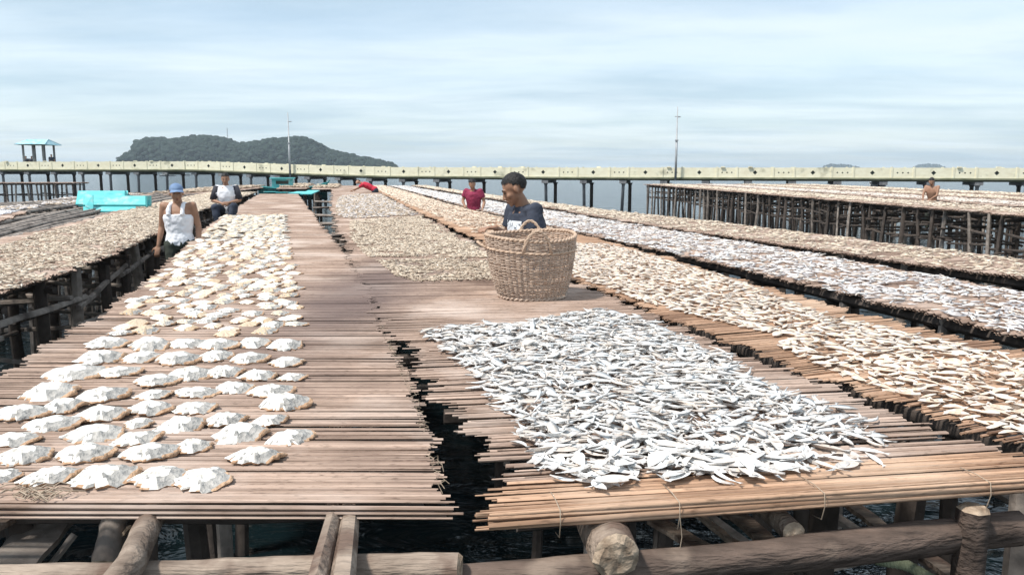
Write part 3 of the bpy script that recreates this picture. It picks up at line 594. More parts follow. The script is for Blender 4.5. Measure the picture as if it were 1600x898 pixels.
# ------------------------------------------------------------------ timber at the near end of the tables
def bark_log(name, label, cat, pts, rad, m='log', n=14, seed=0, cut=True, group=None, wob=.05):
    """a thing: trunk with a paler sawn end"""
    pts = [Vector(p) for p in pts]; fine = []
    for i in range(len(pts) - 1):
        for j in range(7): fine.append(pts[i].lerp(pts[i + 1], j / 7))
    fine.append(pts[-1]); rr = random.Random(seed); k = len(fine)
    rads = [np.interp(i / (k - 1), np.linspace(0, 1, len(rad)), rad) * rr.uniform(.96, 1.05) for i in range(k)]
    root = empty(name, fine[0], label, cat, group); off = Vector(fine[0])
    q = MB(); q.tube([p - off for p in fine], rads, n, wob=wob, seed=seed, cap=False); o = q.build('trunk', M[m], root, True)
    for e, nx in ((0, 1), (k - 1, k - 2)):
        d = (fine[e] - fine[nx]).normalized(); q = MB()
        b = n * e; rim = [Vector(o.data.vertices[b + j].co) for j in range(n)]; c = sum(rim, Vector()) / n
        in1 = [c + (v - c) * .72 + d * rads[e] * .22 + Vector((rr.uniform(-.05, .05),) * 3) * rads[e] for v in rim]
        q.add(rim + in1 + [c + d * rads[e] * .26], [(j, (j + 1) % n, n + (j + 1) % n, n + j) for j in range(n)] + [(n + j, n + (j + 1) % n, 2 * n) for j in range(n)])
        q.build('sawn_end', M['log_end'], root, False)
    return root
bark_log('log', 'pale crosswise log lying under the left table front, ending left of the gap', 'log', [P(-60, 905, -.13), P(240, 897, -.13), P(500, 888, -.13), P(716, 890, -.13)], [.036, .034, .036, .046], seed=3)
bark_log('log', 'long dark log slanting up to the right beneath the middle table front', 'log', [P(700, 903, -.17), P(900, 893, -.17), P(1200, 868, -.17), P(1590, 822, -.17)], [.038, .046, .05, .052], m='log_dark', seed=4, wob=.07)
g_ = 'lengthwise logs poking out under the table fronts'
bark_log('log', 'thick round log end facing the viewer under the middle table front', 'log', [P(962, 868, -.10), P(962, 868, -.10) + Vector((-.05, .5, 0)), P(962, 868, -.10) + Vector((-.5, 2.6, 0))], [.062, .066, .06], seed=5, group=g_)
bark_log('log', 'grey smooth log slanting down left below the left table front edge', 'log', [P(212, 868, -.07) + Vector((-.06, -.28, -.1)), P(205, 880, -.07), P(238, 806, -.05), P(238, 806, -.05) + Vector((-.3, 1.6, -.02))], [.036, .036, .035, .034], seed=6, group=g_)
bark_log('log', 'short stub of broken post under the left table, beside the grey smooth log', 'post', [P(165, 868, -.20) + Vector((0, 0, -.02)), P(178, 812, -.12), P(190, 790, -.06) + Vector((0, .1, .0))], [.04, .034, .03], m='wood_grey', seed=8)
bark_log('log', 'tapered log end under the middle table right of centre', 'log', [P(1240, 832, -.12), P(1240, 832, -.12) + Vector((-.06, .5, 0)), P(1240, 832, -.12) + Vector((-.5, 2.4, 0))], [.034, .038, .04], seed=9, group=g_)
bark_log('post', 'upright squared post under the right end of the middle table front', 'post', [P(1528, 800, -.08) + Vector((0, .02, -.0)), P(1528, 800, -.08) + Vector((0, .02, -1.0)), P(1528, 800, -.08) + Vector((.02, .02, -2.2))], [.045, .05, .05], m='log_dark', n=7, seed=10)
# the split log: two half rounds side by side
root = empty('split_log', P(535, 850, -.07), 'log split lengthwise in two halves sticking out below left table front', 'log', g_); off = Vector(root.location)
for sgn in (-1, 1):
    a = P(535, 811, -.045) + Vector((sgn * .022, 0, 0)); b2 = P(535, 900, -.06) + Vector((sgn * .034, -.25, -.03)); q = MB()
    q.tube([a + Vector((-.3, 1.4, 0)) - off, a + Vector((-.02, .08, 0)) - off, a - off, a.lerp(b2, .5) - off, b2 - off], [.022, .024, .025, .029, .031], 9, wob=.16, seed=20 + sgn, rx=1.3); q.build('half', M['log'], root, True, 40)
# wide board and sticks at lower left
def plank(label, a, b2, w, th, m='wood_grey', name='plank', group=None, cat='plank', roll=.0):
    a, b2 = Vector(a), Vector(b2); d = (b2 - a); ln = d.length; d.normalize(); side = d.cross(Vector((0, 0, 1))).normalized(); up = side.cross(d)
    side, up = side * math.cos(roll) + up * math.sin(roll), up * math.cos(roll) - side * math.sin(roll)
    rr = random.Random(hash(label) % 999 if False else len(label) * 7 + int(w * 1000)); q = MB(); ks = 7; vs = []
    for i in range(ks):
        t = i / (ks - 1); c = a + d * ln * t - a; ww = w * rr.uniform(.9, 1.06) * .5; j = rr.uniform(-.006, .006)
        for sx, sy in ((-1, -1), (1, -1), (1, 1), (-1, 1)): vs.append(c + side * (sx * ww + j) + up * (sy * th * .5 * rr.uniform(.8, 1.1)))
    fs = [(i * 4 + j, i * 4 + (j + 1) % 4, i * 4 + 4 + (j + 1) % 4, i * 4 + 4 + j) for i in range(ks - 1) for j in range(4)] + [(3, 2, 1, 0), tuple(ks * 4 - 4 + j for j in range(4))]
    q.add(vs, fs); o = q.build(name, M[m]); o.location = a; return tag(o, label, cat, group)
plank('wide weathered board slanting under the left front corner of left table', P(-60, 960, -.24), P(95, 800, -.20), .15, .02)
plank('brown board edge behind the wide weathered board at lower left', P(-80, 860, -.18), P(30, 800, -.14), .06, .02, m='log')
plank('thin broken stick leaning between the board and the post stub', P(62, 905, -.30), P(118, 835, -.2), .022, .012)
plank('pale splintered lath left of the grey smooth log', P(176, 850, -.2), P(205, 822, -.12), .014, .01, m='log_end')
plank('second pale splintered lath touching the grey smooth log', P(188, 862, -.2), P(214, 825, -.12), .012, .01, m='log_end')
plank('brown board low down behind the post stub', P(90, 893, -.26), P(230, 890, -.26), .03, .02, m='log')
gp = 'loose planks under the middle table'
for lab, a, b2, w, zz in (('short lit plank under the middle table just right of the round log end', (1020, 812), (1115, 865), .07, -.42), ('lit plank under the middle table left of the tapered log end', (1135, 790), (1215, 862), .08, -.45),
                      ('lit plank under the middle table between tapered log and squared post', (1320, 778), (1400, 842), .06, -.42), ('lit plank lowest under the middle table, left of the squared post', (1400, 838), (1500, 905), .07, -.5),
                      ('broken plank in bottom frame edge right of the round log end', (1180, 880), (1290, 935), .07, -.55), ('narrow lit lath under the middle table near the round log', (1085, 800), (1150, 850), .025, -.40)):
    plank(lab, P(*a, zz), P(*b2, zz), w, .02, m='log', group=gp)
# mossy rope
pts = [P(1340 + i * 16, 858 + i * 6 + 4 * math.sin(i), -.35) for i in range(9)]
q = MB()
for s_ in range(3):
    hp = []
    for i in range(60):
        t = i / 59 * 8; k = min(7, int(t)); c = pts[k].lerp(pts[k + 1], t - k); an = i * .75 + s_ * 2.094; hp.append(c + Vector((0, math.cos(an), math.sin(an))) * .011)
    q.tube(hp, .010, 5)
M['rope'] = mat('rope', (.10, .12, .07), (.30, .33, .22), .9, (20, 20, 20))
tag(q.build('rope', M['rope'], None, True), 'thick mossy twisted rope at the bottom right under the middle table', 'rope')
# layered bundle of canes along the front of the middle table, bound with twine
e0 = Vector((*sC.L(0.0), 0)); e1 = Vector((*sC.R(0.0), 0)); dv_ = (e1 - e0).normalized(); fr_ = Vector((dv_.y, -dv_.x, 0))
rb = empty('cane_bundle', (e0 + e1) / 2, 'bundle of warm brown canes tied along front edge of the middle table', 'cane bundle'); off = Vector(rb.location)
rr = random.Random(5)
for lay in range(4):
    for k in range(3):
        a = e0 + fr_ * (-.004 + .014 * (k - .5) + lay * .002) + Vector((0, 0, -.002 - lay * .0115)) - dv_ * rr.uniform(-.03, .03); b2 = e1 + fr_ * (-.004 + .014 * (k - .5)) + Vector((0, 0, .002 - lay * .0115)) + dv_ * rr.uniform(-.02, .1)
        if lay > 2: b2 = a.lerp(b2, .985 - lay * .03)
        D = b2 - a; o = link(bpy.data.objects.new('cane', CM['cane_warm'][rr.randrange(7)]), rb); th = rr.uniform(.015, .022)
        o.location = (a + b2) / 2 - off; o.rotation_euler = (rr.uniform(0, 6), -math.asin(D.z / D.length) + rr.uniform(-.0035, .0035), math.atan2(D.y, D.x) + rr.uniform(-.005, .005)); o.rotation_mode = 'XYZ'; o.scale = (D.length, th, th)
for t_ in (.11, .29, .52, .80):
    c = e0.lerp(e1, t_); q = MB(); w = [c + fr_ * x_ + Vector((0, 0, z_)) - off for x_, z_ in ((-.10, .004), (-.03, .010), (.03, .006), (.036, -.03), (.022, -.075), (-.03, -.085))]
    q.tube(w, .0016, 5); q.build('twine_tie', M['twine'], rb, True)
q = MB(); c = e0.lerp(e1, .29); q.tube([c + fr_ * .036 + Vector((0, 0, -.03)) - off, c + fr_ * .04 + Vector((.006, 0, -.09)) - off, c + fr_ * .035 + Vector((.0, 0, -.15)) - off, c + fr_ * .037 + Vector((.004, 0, -.2)) - off], .0012, 4); q.build('twine_end', M['twine'], rb)
# layered edge of the left table too
eb0 = Vector((*sB.L(0.0), 0)); eb1 = Vector((*sB.R(0.0), 0)); rb2 = empty('cane_bundle', (eb0 + eb1) / 2, 'layered pale canes forming the front lip of the left table', 'cane bundle'); off = Vector(rb2.location)
for lay in range(2):
    for k in range(2):
        a = eb0 + Vector((rr.uniform(-.02, .02), -.006 + .012 * k, -.018 - .013 * lay)); b2 = eb1 + Vector((rr.uniform(-.06, .05), -.006 + .012 * k, -.018 - .013 * lay)); D = b2 - a
        o = link(bpy.data.objects.new('cane', CM['cane'][rr.randrange(7)]), rb2); o.location = (a + b2) / 2 - off; o.rotation_euler = (0, 0, math.atan2(D.y, D.x)); o.scale = (D.length, .014, .014)
# stray straws and scraps
q = MB()
for i in range(46):
    c = P(random.gauss(42, 26), random.gauss(772, 9)); an = random.uniform(-.9, .7); l_ = random.uniform(.02, .07)
    q.tube([c + Vector((0, 0, .004)), c + Vector((math.cos(an) * l_ * .5, math.sin(an) * l_ * .5, .010 + random.uniform(0, .012))), c + Vector((math.cos(an + .3) * l_, math.sin(an + .3) * l_, .006))], .0018, 4)
tag(q.build('straw_scraps', M['twine'], None), 'little heap of straw scraps on the near left corner of left table', 'straw', kind='stuff')
for lab, a, b2 in (('loose thin stick lying behind the silver fish pile', (850, 496), (905, 489)), ('second loose stick lying left of the first behind the pile', (862, 497), (800, 506))):
    plank(lab, P(*a, .012), P(*b2, .012), .016, .008, m='cane_warm', name='loose_stick', cat='stick')
q = MB()
for i in range(70):
    t = random.uniform(.005, .09); p = sB.R(t); a = Vector((p[0] - .02, p[1], .003)); q.tube([a, a + Vector((random.uniform(-.01, .03), random.uniform(-.02, .02), .008)), a + Vector((random.uniform(.0, .04), random.uniform(-.03, .03), random.uniform(-.02, .01)))], .0011, 3)
tag(q.build('twine_fray', M['twine']), 'frayed twine ends along the right edge of the left table', 'twine', kind='stuff')
# sticks in the gap between left and middle tables, at walking height
gs = 'grey cross sticks in the gap beside the middle table'
stk = [(505, 352, 545, 352), (490, 372, 530, 370), (500, 388, 530, 386), (495, 338, 525, 340), (497, 327, 523, 326), (498, 317, 522, 318), (500, 402, 535, 400)]
for i, (x0, y0, x1, y1) in enumerate(stk):
    a = P(x0, y0 - 2, -.16); b2 = P(x1, y1 - 2, -.16); q = MB(); q.tube([Vector((-.15, 0, 0)), (b2 - a) * .5, (b2 - a) + Vector((.15, 0, 0))], .035, 7, wob=.1, seed=i); o = q.build('cross_stick', M['wood_grey'], None, True); o.location = a
    tag(o, 'grey cross stick bridging the water gap between left and middle tables', 'stick', gs)
q = MB(); q.tube([(-.17, 0, .02), (-.14, 0, .035), (-.05, 0, .06), (.05, 0, .058), (.13, .01, .035), (.18, 0, .015)], [.012, .045, .075, .08, .05, .01], 12, wob=.08, seed=2)
o = q.build('bundle', M['twine'], None, True); o.scale = (.75, .75, .6); o.name = 'cloth_bundle'; o.location = P(512, 386, -.10); tag(o, 'small tan cloth roll lying in the gap between left and middle tables', 'cloth')

# ------------------------------------------------------------------ basket
def basket():
    c = P(831, 463, 0); c.z = .004; root = empty('wicker_basket', c, 'large round woven wicker basket with hoop handles on the middle table', 'basket')
    hb = .445; r0, r1 = .235, .325; ns = 44; nl = 30
    def rad(t): return r0 + (r1 - r0) * (t ** .8) + .012 * math.sin(PI * t)
    def pt(a, t, e=0.0): r = rad(t) + e; lean = .012 * t; return Vector((r * math.cos(a) - lean, r * math.sin(a) * .98, hb * t + .010 * math.sin(2 * a + .5) * t + .014 * t * math.sin(a)))
    q = MB()
    for k in range(ns):                                  # upright stakes
        a = 2 * PI * k / ns; q.tube([pt(a, t) for t in np.linspace(0, 1.0, 9)], [.0062] * 9, 5, cap=False)
    q.build('stakes', M['wicker_pale'], root, True)
    q = MB(); rr = random.Random(1)
    for j in range(nl * 2):                              # strands weaving in front and behind the stakes
        t = .02 + .95 * j / (nl * 2 - 1); k = 132; vs = []; amp = .0085; r_ = hb / (nl * 2) * .66 * rr.uniform(.85, 1.15); n = 4; sh = rr.uniform(-.003, .003)
        for i in range(k):
            a = 2 * PI * i / k; e = amp * math.cos(a * ns / 2 + (PI if j % 2 else 0)) + rr.uniform(-.0012, .0012); c_ = pt(a, t, e) + Vector((0, 0, sh + .0015 * math.sin(a * 3 + j))); er = Vector((math.cos(a), math.sin(a), 0))
            for m_ in range(n): th = 2 * PI * m_ / n + PI / 4; vs.append(c_ + er * math.cos(th) * r_ * .8 + Vector((0, 0, math.sin(th) * r_)))
        q.add(vs, [(i * n + m_, ((i + 1) % k) * n + m_, ((i + 1) % k) * n + (m_ + 1) % n, i * n + (m_ + 1) % n) for i in range(k) for m_ in range(n)])
    q.build('weave', M['wicker'], root, True)
    def ring(t, e, r_, name, m, turns=30, amp=.006):
        q = MB()
        for ph in (0, PI):
            k = 180; vs = []; n = 6
            for i in range(k):
                a = 2 * PI * i / k; w = a * turns + ph; c_ = pt(a, t, e + amp * math.cos(w)) + Vector((0, 0, amp * math.sin(w))); er = Vector((math.cos(a), math.sin(a), 0))
                for m_ in range(n): th = 2 * PI * m_ / n; vs.append(c_ + er * math.cos(th) * r_ + Vector((0, 0, math.sin(th) * r_)))
            q.add(vs, [(i * n + m_, ((i + 1) % k) * n + m_, ((i + 1) % k) * n + (m_ + 1) % n, i * n + (m_ + 1) % n) for i in range(k) for m_ in range(n)])
        q.build(name, m, root, True)
    ring(1.0, .0, .010, 'rim', M['wicker_pale']); ring(.80, .009, .006, 'waist_band', M['wicker_pale'], 24, .004); ring(.02, .0, .010, 'foot_ring', M['wicker'], 20)
    q = MB(); k = 40; q.add([(r0 * .97 * math.cos(2 * PI * i / k), r0 * .97 * math.sin(2 * PI * i / k), .012) for i in range(k)] + [(0, 0, .012)], [(i, (i + 1) % k, k) for i in range(k)]); q.build('base', M['wicker'], root)
    def handle(ac, half, up, out, name='handle'):
        for tw in (0, PI):
            pts = []
            for i in range(29):
                s = i / 28; a = ac + half * (2 * s - 1); base = pt(a, .80, .012); hgt = math.sin(PI * s) ** .55; o_ = Vector((math.cos(ac), math.sin(ac), 0)) * out * hgt
                w = s * 26 + tw; c_ = base + o_ + Vector((0, 0, (hb * .2 + up) * hgt)); pts.append(c_ + Vector((math.cos(w) * .005, 0, math.sin(w) * .005)))
            q = MB(); q.tube(pts, .0075, 6); q.build(name, M['wicker_pale'], root, True)
    handle(PI * .50, .30, .075, .0); handle(-PI * .46, .30, .07, .01); handle(PI * 1.02, .22, -.05, .055, 'side_handle')
    return root
basket()

# ------------------------------------------------------------------ people
def fuse(mb, voxel, name, m, parent, smooth_it=4, wrinkle=0, seed=0, xf=None):
    me = bpy.data.meshes.new('tmp'); me.from_pydata(mb.v, [], mb.f); o = bpy.data.objects.new('tmp', me); COL.objects.link(o)
    r = o.modifiers.new('r', 'REMESH'); r.mode = 'VOXEL'; r.voxel_size = voxel; r.use_smooth_shade = True
    s = o.modifiers.new('s', 'SMOOTH'); s.iterations = smooth_it; s.factor = .5
    if wrinkle:
        tx = bpy.data.textures.new('fold', 'CLOUDS'); tx.noise_scale = .07; d = o.modifiers.new('d', 'DISPLACE'); d.texture = tx; d.strength = wrinkle; d.mid_level = .5; d.texture_coords = 'LOCAL'
    dg = bpy.context.evaluated_depsgraph_get(); nm = bpy.data.meshes.new_from_object(o.evaluated_get(dg)); bpy.data.objects.remove(o)
    nm.name = name; nm.materials.clear(); nm.materials.append(m); nm.polygons.foreach_set('use_smooth', [True] * len(nm.polygons))
    return link(bpy.data.objects.new(name, nm), parent)
def cap_tube(q, pts, rad, n=14, rx=1.0, side=None, round_=True):
    """round ended limb"""
    pts = [Vector(p) for p in pts]; rad = list(rad)
    if round_:
        d0 = (pts[0] - pts[1]).normalized(); d1 = (pts[-1] - pts[-2]).normalized(); r0, r1 = rad[0], rad[-1]
        pts = [pts[0] + d0 * r0 * .92, pts[0] + d0 * r0 * .6] + pts + [pts[-1] + d1 * r1 * .6, pts[-1] + d1 * r1 * .92]; rad = [r0 * .4, r0 * .8] + rad + [r1 * .8, r1 * .4]
    q.tube(pts, rad, n, rx=rx, side=side)
def ell(q, c, r, rot=None, n=18, m=10, deform=None):
    vs = []; c = Vector(c)
    for i in range(m + 1):
        ph = PI * i / m
        for j in range(n):
            th = 2 * PI * j / n; v = Vector((math.sin(ph) * math.cos(th), math.sin(ph) * math.sin(th), math.cos(ph)))
            v = Vector((v.x * r[0], v.y * r[1], v.z * r[2]))
            if deform: v = deform(v)
            if rot is not None: v = rot @ v
            vs.append(c + v)
    q.add(vs, [(i * n + j, (i + 1) * n + j, (i + 1) * n + (j + 1) % n, i * n + (j + 1) % n) for i in range(m) for j in range(n)])
def head_parts(q, c, rot, k=1.0):
    """face looks along -y of rot: skull, jaw, brow, nose, lips, chin, cheeks, ears"""
    T = lambda x, y, z: Vector(c) + rot @ (Vector((x, y, z)) * k)
    ell(q, T(0, .012, .035), (.074 * k, .093 * k, .084 * k), rot)
    ell(q, T(0, -.028, -.015), (.060 * k, .062 * k, .082 * k), rot)
    ell(q, T(0, -.045, -.062), (.038 * k, .040 * k, .036 * k), rot)          # jaw
    ell(q, T(0, -.076, -.090), (.018 * k, .016 * k, .016 * k), rot)          # chin
    ell(q, T(0, -.078, .030), (.048 * k, .013 * k, .012 * k), rot)           # brow
    cap_tube(q, [T(0, -.086, .016), T(0, -.100, -.008), T(0, -.108, -.026)], [.008 * k, .010 * k, .012 * k], 8)
    for s in (-1, 1):
        ell(q, T(s * .012, -.097, -.030), (.009 * k, .010 * k, .008 * k), rot)
        ell(q, T(s * .040, -.058, -.020), (.022 * k, .026 * k, .022 * k), rot)
        ell(q, T(s * .076, .008, -.002), (.009 * k, .020 * k, .031 * k), rot @ Matrix.Rotation(s * .25, 3, 'Z'))
    ell(q, T(0, -.090, -.054), (.022 * k, .012 * k, .007 * k), rot); ell(q, T(0, -.087, -.066), (.020 * k, .012 * k, .007 * k), rot)
def hand(q, w, d, up, side, k=1.0, curl=.5, thumb=1):
    """w wrist, d pointing direction, up back of the hand, side towards the thumb"""
    w, d, up, side = Vector(w), Vector(d).normalized(), Vector(up).normalized(), Vector(side).normalized()
    ell(q, w + d * .045 * k, (1, 1, 1), Matrix((side * .040 * k, d * .052 * k, up * .015 * k)).transposed(), 12, 8)
    for i in range(4):
        s = (1.5 - i) * .0185 * k; L_ = (.070, .078, .072, .056)[i] * k; r = .0088 * k; p = w + d * .085 * k + side * s; pts = [p - d * .012]
        an = .15 + i * .05
        for seg in (.42, .32, .26):
            pts.append(p); p = p + (d * math.cos(an) - up * math.sin(an)) * L_ * seg; an += curl * (1 + .12 * i)
        pts.append(p); cap_tube(q, pts, [r, r, r * .95, r * .9, r * .8], 8)
    p = w + d * .025 * k + side * .032 * k * thumb; pts = [p]
    for seg, (cs, cd, cu) in ((.030, (.75, .65, -.1)), (.028, (.45, .85, -.35)), (.024, (.15, .9, -.5))): p = p + (side * cs * thumb + d * cd + up * cu).normalized() * seg * k; pts.append(p)
    cap_tube(q, pts, [.0115 * k, .011 * k, .010 * k, .0085 * k], 8)
def hair_cap(c, rot, k, m, parent, mode='short', seed=0):
    rr = random.Random(seed); q = MB(); n, mm = 36, 22; vs = []; keep = []
    def hl(th, v):     # lowest height of the hair at that heading; face is at -y
        f = max(0, -v.y / .09); b = max(0, v.y / .09); s = abs(v.x) / .07
        return .088 * f - .045 * b + (.030 if s > .7 and v.y < .03 else 0)
    for i in range(mm + 1):
        ph = PI * i / mm
        for j in range(n):
            th = 2 * PI * j / n; v = Vector((math.sin(ph) * math.cos(th) * .079, math.sin(ph) * math.sin(th) * .099, math.cos(ph) * .090 ))
            r_ = .985 + rr.uniform(-.025, .035) + .02 * math.sin(th * 5 + ph * 4)
            if v.z > .05: r_ += .02
            w = Vector((v.x * r_, v.y * r_ + .013, v.z * r_ + .037)); vs.append(w); keep.append(w.z > hl(th, v) + rr.uniform(-.004, .004))
    fs = []
    for i in range(mm):
        for j in range(n):
            f = (i * n + j, (i + 1) * n + j, (i + 1) * n + (j + 1) % n, i * n + (j + 1) % n)
            if sum(keep[a] for a in f) >= 3: fs.append(f)
    q.add([Vector(c) + rot @ (v * k) for v in vs], fs); return q.build('hair', m, parent, True)
def face_marks(c, rot, k, parent):
    T = lambda x, y, z: Vector(c) + rot @ (Vector((x, y, z)) * k)
    q = MB()
    for s in (-1, 1):
        ell(q, T(s * .030, -.083, .012), (.012 * k, .006 * k, .004 * k), rot, 8, 5)
        q2 = [T(s * .014, -.090, .030), T(s * .032, -.088, .036), T(s * .052, -.074, .030)]; cap_tube(q, q2, [.0035 * k, .0045 * k, .003 * k], 6)
    q.build('eyes_and_brows', M['eye_dark'], parent, True)
    q = MB(); ell(q, T(0, -.099, -.055), (.019 * k, .006 * k, .004 * k), rot, 10, 6); ell(q, T(0, -.096, -.065), (.016 * k, .006 * k, .005 * k), rot, 10, 6); q.build('lips', M['lip'], parent, True)

def person(loc, rz, label, J, top, trousers='denim', top_mat='tee_navy', sleeve='short', sleeve_mat=None, hat=None, voxel=.014, k=1.0, face=True, legs=True, bulk=1.0, curl=.5):
    """J: joints in metres from the base point, person facing -y; top: 'tee' | 'tank' | 'bare'"""
    root = empty('person', loc, label, 'person', None, rz); V = {a: Vector(b) for a, b in J.items() if a not in ('head_rot', 'hand_dir')}
    hx, hy, hz = J['head_rot']; rot = Matrix.Rotation(hz, 3, 'Z') @ Matrix.Rotation(hx, 3, 'X') @ Matrix.Rotation(hy, 3, 'Y')
    sx = (V['shL'] - V['shR']).normalized(); pel, ch, nk, hd = V['pelvis'], V['chest'], V['neck'], V['head']
    def torso(q, e, t0=0, t1=1.0, up=True):
        st = [(pel - (ch - pel) * .18, .118, 1.25), (pel, .118, 1.36), (pel.lerp(ch, .35), .098, 1.38), (pel.lerp(ch, .7), .108, 1.42), (ch, .114, 1.5), (ch.lerp(nk, .45), .100, 1.62), (ch.lerp(nk, .75), .074, 1.7), (nk - (nk - ch) * .04, .052, 1.3)]
        st = [s_ for i, s_ in enumerate(st) if t0 <= i / 7 <= t1] + ([(ch.lerp(nk, .22), .110, 1.42)] if t1 == .6 else []); n = 22; vs = []
        for i, (p, r, w) in enumerate(st):
            r = r * k * bulk + e; a_ = st[max(0, i - 1)][0]; b_ = st[min(len(st) - 1, i + 1)][0]; t = (b_ - a_).normalized(); sd = (sx - t * sx.dot(t)).normalized(); fw = t.cross(sd)
            for j in range(n): th = 2 * PI * j / n; vs.append(p + sd * math.cos(th) * r * w + fw * math.sin(th) * r)
        q.add(vs, [(i * n + j, i * n + (j + 1) % n, (i + 1) * n + (j + 1) % n, (i + 1) * n + j) for i in range(len(st) - 1) for j in range(n)] + [tuple(range(n - 1, -1, -1)), tuple((len(st) - 1) * n + j for j in range(n))])
    q = MB(); torso(q, 0)
    cap_tube(q, [nk - (hd - nk) * .15, nk.lerp(hd, .55)], [.058 * k, .050 * k], 14); head_parts(q, hd, rot, k)
    for s in 'LR':
        sh, el, wr = V['sh' + s], V['el' + s], V['wr' + s]
        cap_tube(q, [ch.lerp(nk, .55), sh], [.052 * k, .052 * k]); cap_tube(q, [sh, sh.lerp(el, .35), el], [.050 * k * bulk, .047 * k * bulk, .037 * k]); cap_tube(q, [el, el.lerp(wr, .3), wr], [.037 * k, .037 * k, .024 * k])
        hdv = J.get('hand_dir', {}).get(s); d = Vector(hdv[0]) if hdv else (wr - el); up = Vector(hdv[1]) if hdv else Vector((0, -1, 0)); d = d.normalized(); up = (up - d * up.dot(d)).normalized(); side = up.cross(d) * (1 if s == 'L' else -1) * (hdv[2] if hdv and len(hdv) > 2 else 1)
        hand(q, wr, d, up, side, k, curl)
        if legs:
            hp, kn, an = V['hip' + s], V['kn' + s], V['an' + s]; cap_tube(q, [hp, kn], [.085 * k, .056 * k]); cap_tube(q, [kn, kn.lerp(an, .3), an], [.055 * k, .057 * k, .036 * k])
            ft = J.get('foot' + s, None); ft = Vector(ft) if ft else an + Vector((0, -.14, -.05)); cap_tube(q, [an + Vector((0, .03, -.03)), ft], [.036 * k, .030 * k], rx=1.3, side=(1, 0, 0))
    fuse(q, voxel, 'body', M['skin'], root, 3)
    if top != 'bare':
        q = MB()
        if top == 'tee':
            torso(q, .020 * k, 0, .9)
            for s in 'LR':
                sh, el, wr = V['sh' + s], V['el' + s], V['wr' + s]; e = el if sleeve == 'short' else wr; f_ = .62 if sleeve == 'short' else .9
                cap_tube(q, [ch.lerp(nk, .5), sh], [.066 * k, .064 * k]); q.tube([sh - (el - sh) * .05, sh.lerp(el, f_ * .5), sh.lerp(el, f_)], [.062 * k * bulk, .066 * k * bulk, .066 * k * bulk], 14)
            q.tube([ch.lerp(nk, .6), nk + (hd - nk) * .06], [.078 * k, .060 * k], 14, rx=1.3, side=sx)
        else:
            torso(q, .012 * k, 0, .6)
            for s, sg in (('L', 1), ('R', -1)):
                fwd = (ch - pel).normalized().cross(sx) * 1
                f0 = ch + sx * sg * .070 * k + fwd * .0; pp = []
                for an in np.linspace(-1, 1, 9):
                    pp.append(ch.lerp(nk, .95 * math.cos(an * 1.35)) + sx * sg * (.088 - .012 * math.cos(an * 1.35)) * k + Vector((0, 1, 0)) * math.sin(an * 1.35) * .118 * k)
                q.tube(pp, [.026 * k] * 9, 8)
        fuse(q, max(voxel * .8, .008), 'shirt', top_mat if not isinstance(top_mat, str) else M[top_mat], root, 2, wrinkle=.022 * k)
        if sleeve_mat:
            for s in 'LR':
                sh, el = V['sh' + s], V['el' + s]; q = MB(); q.tube([sh - (el - sh) * .12, sh.lerp(el, .4), sh.lerp(el, .95)], [.069 * k, .070 * k, .066 * k], 14); q.build('sleeve', M[sleeve_mat], root, True)
    if legs:
        q = MB(); cap_tube(q, [pel - sx * .05 - Vector((0, 0, .03)), pel + sx * .05 - Vector((0, 0, .03))], [.128 * k, .128 * k])
        for s in 'LR':
            hp, kn, an = V['hip' + s], V['kn' + s], V['an' + s]; cap_tube(q, [hp, kn], [.108 * k, .080 * k]); q.tube([kn.lerp(hp, .05), kn.lerp(an, .4), kn.lerp(an, .93)], [.078 * k, .074 * k, .062 * k], 14)
        fuse(q, max(voxel, .012), 'trousers', M[trousers], root, 3, wrinkle=.02)
    if hat == 'cap':
        q = MB(); n, mm = 24, 8; vs = []
        for i in range(mm + 1):
            ph = .5 * PI * i / mm * 1.06
            for j in range(n): th = 2 * PI * j / n; vs.append(hd + rot @ (Vector((math.sin(ph) * math.cos(th) * .081, math.sin(ph) * math.sin(th) * .101 + .010, math.cos(ph) * .078 + .052)) * k))
        q.add(vs, [(i * n + j, (i + 1) * n + j, (i + 1) * n + (j + 1) % n, i * n + (j + 1) % n) for i in range(mm) for j in range(n)]); cp = q.build('cap', M['cap_blue'], root, True)
        q = MB(); vs = []
        for r_ in (0, .5, 1):
            for j in range(9): th = -PI / 2 + (j / 8 - .5) * 1.9; vs.append(hd + rot @ (Vector((math.cos(th) * (.079 + .02 * r_), math.sin(th) * (.098 + .058 * r_ * math.cos((j / 8 - .5) * 1.5)) + .006, .054 - .016 * r_ - .03 * abs(j / 8 - .5) * r_)) * k))
        fs = [(a * 9 + j, a * 9 + j + 1, (a + 1) * 9 + j + 1, (a + 1) * 9 + j) for a in range(2) for j in range(8)]; q.add(vs + [v - Vector((0, 0, .005)) for v in vs], fs + [tuple(27 + x_ for x_ in reversed(f)) for f in fs]); q.build('peak', M['cap_blue'], cp, True)
        hair_cap(hd, rot, k * .985, M['hair'], root)
    else: hair_cap(hd, rot, k * 1.0, M['hair'], root, seed=3)
    if face: face_marks(hd, rot, k, root)
    return root

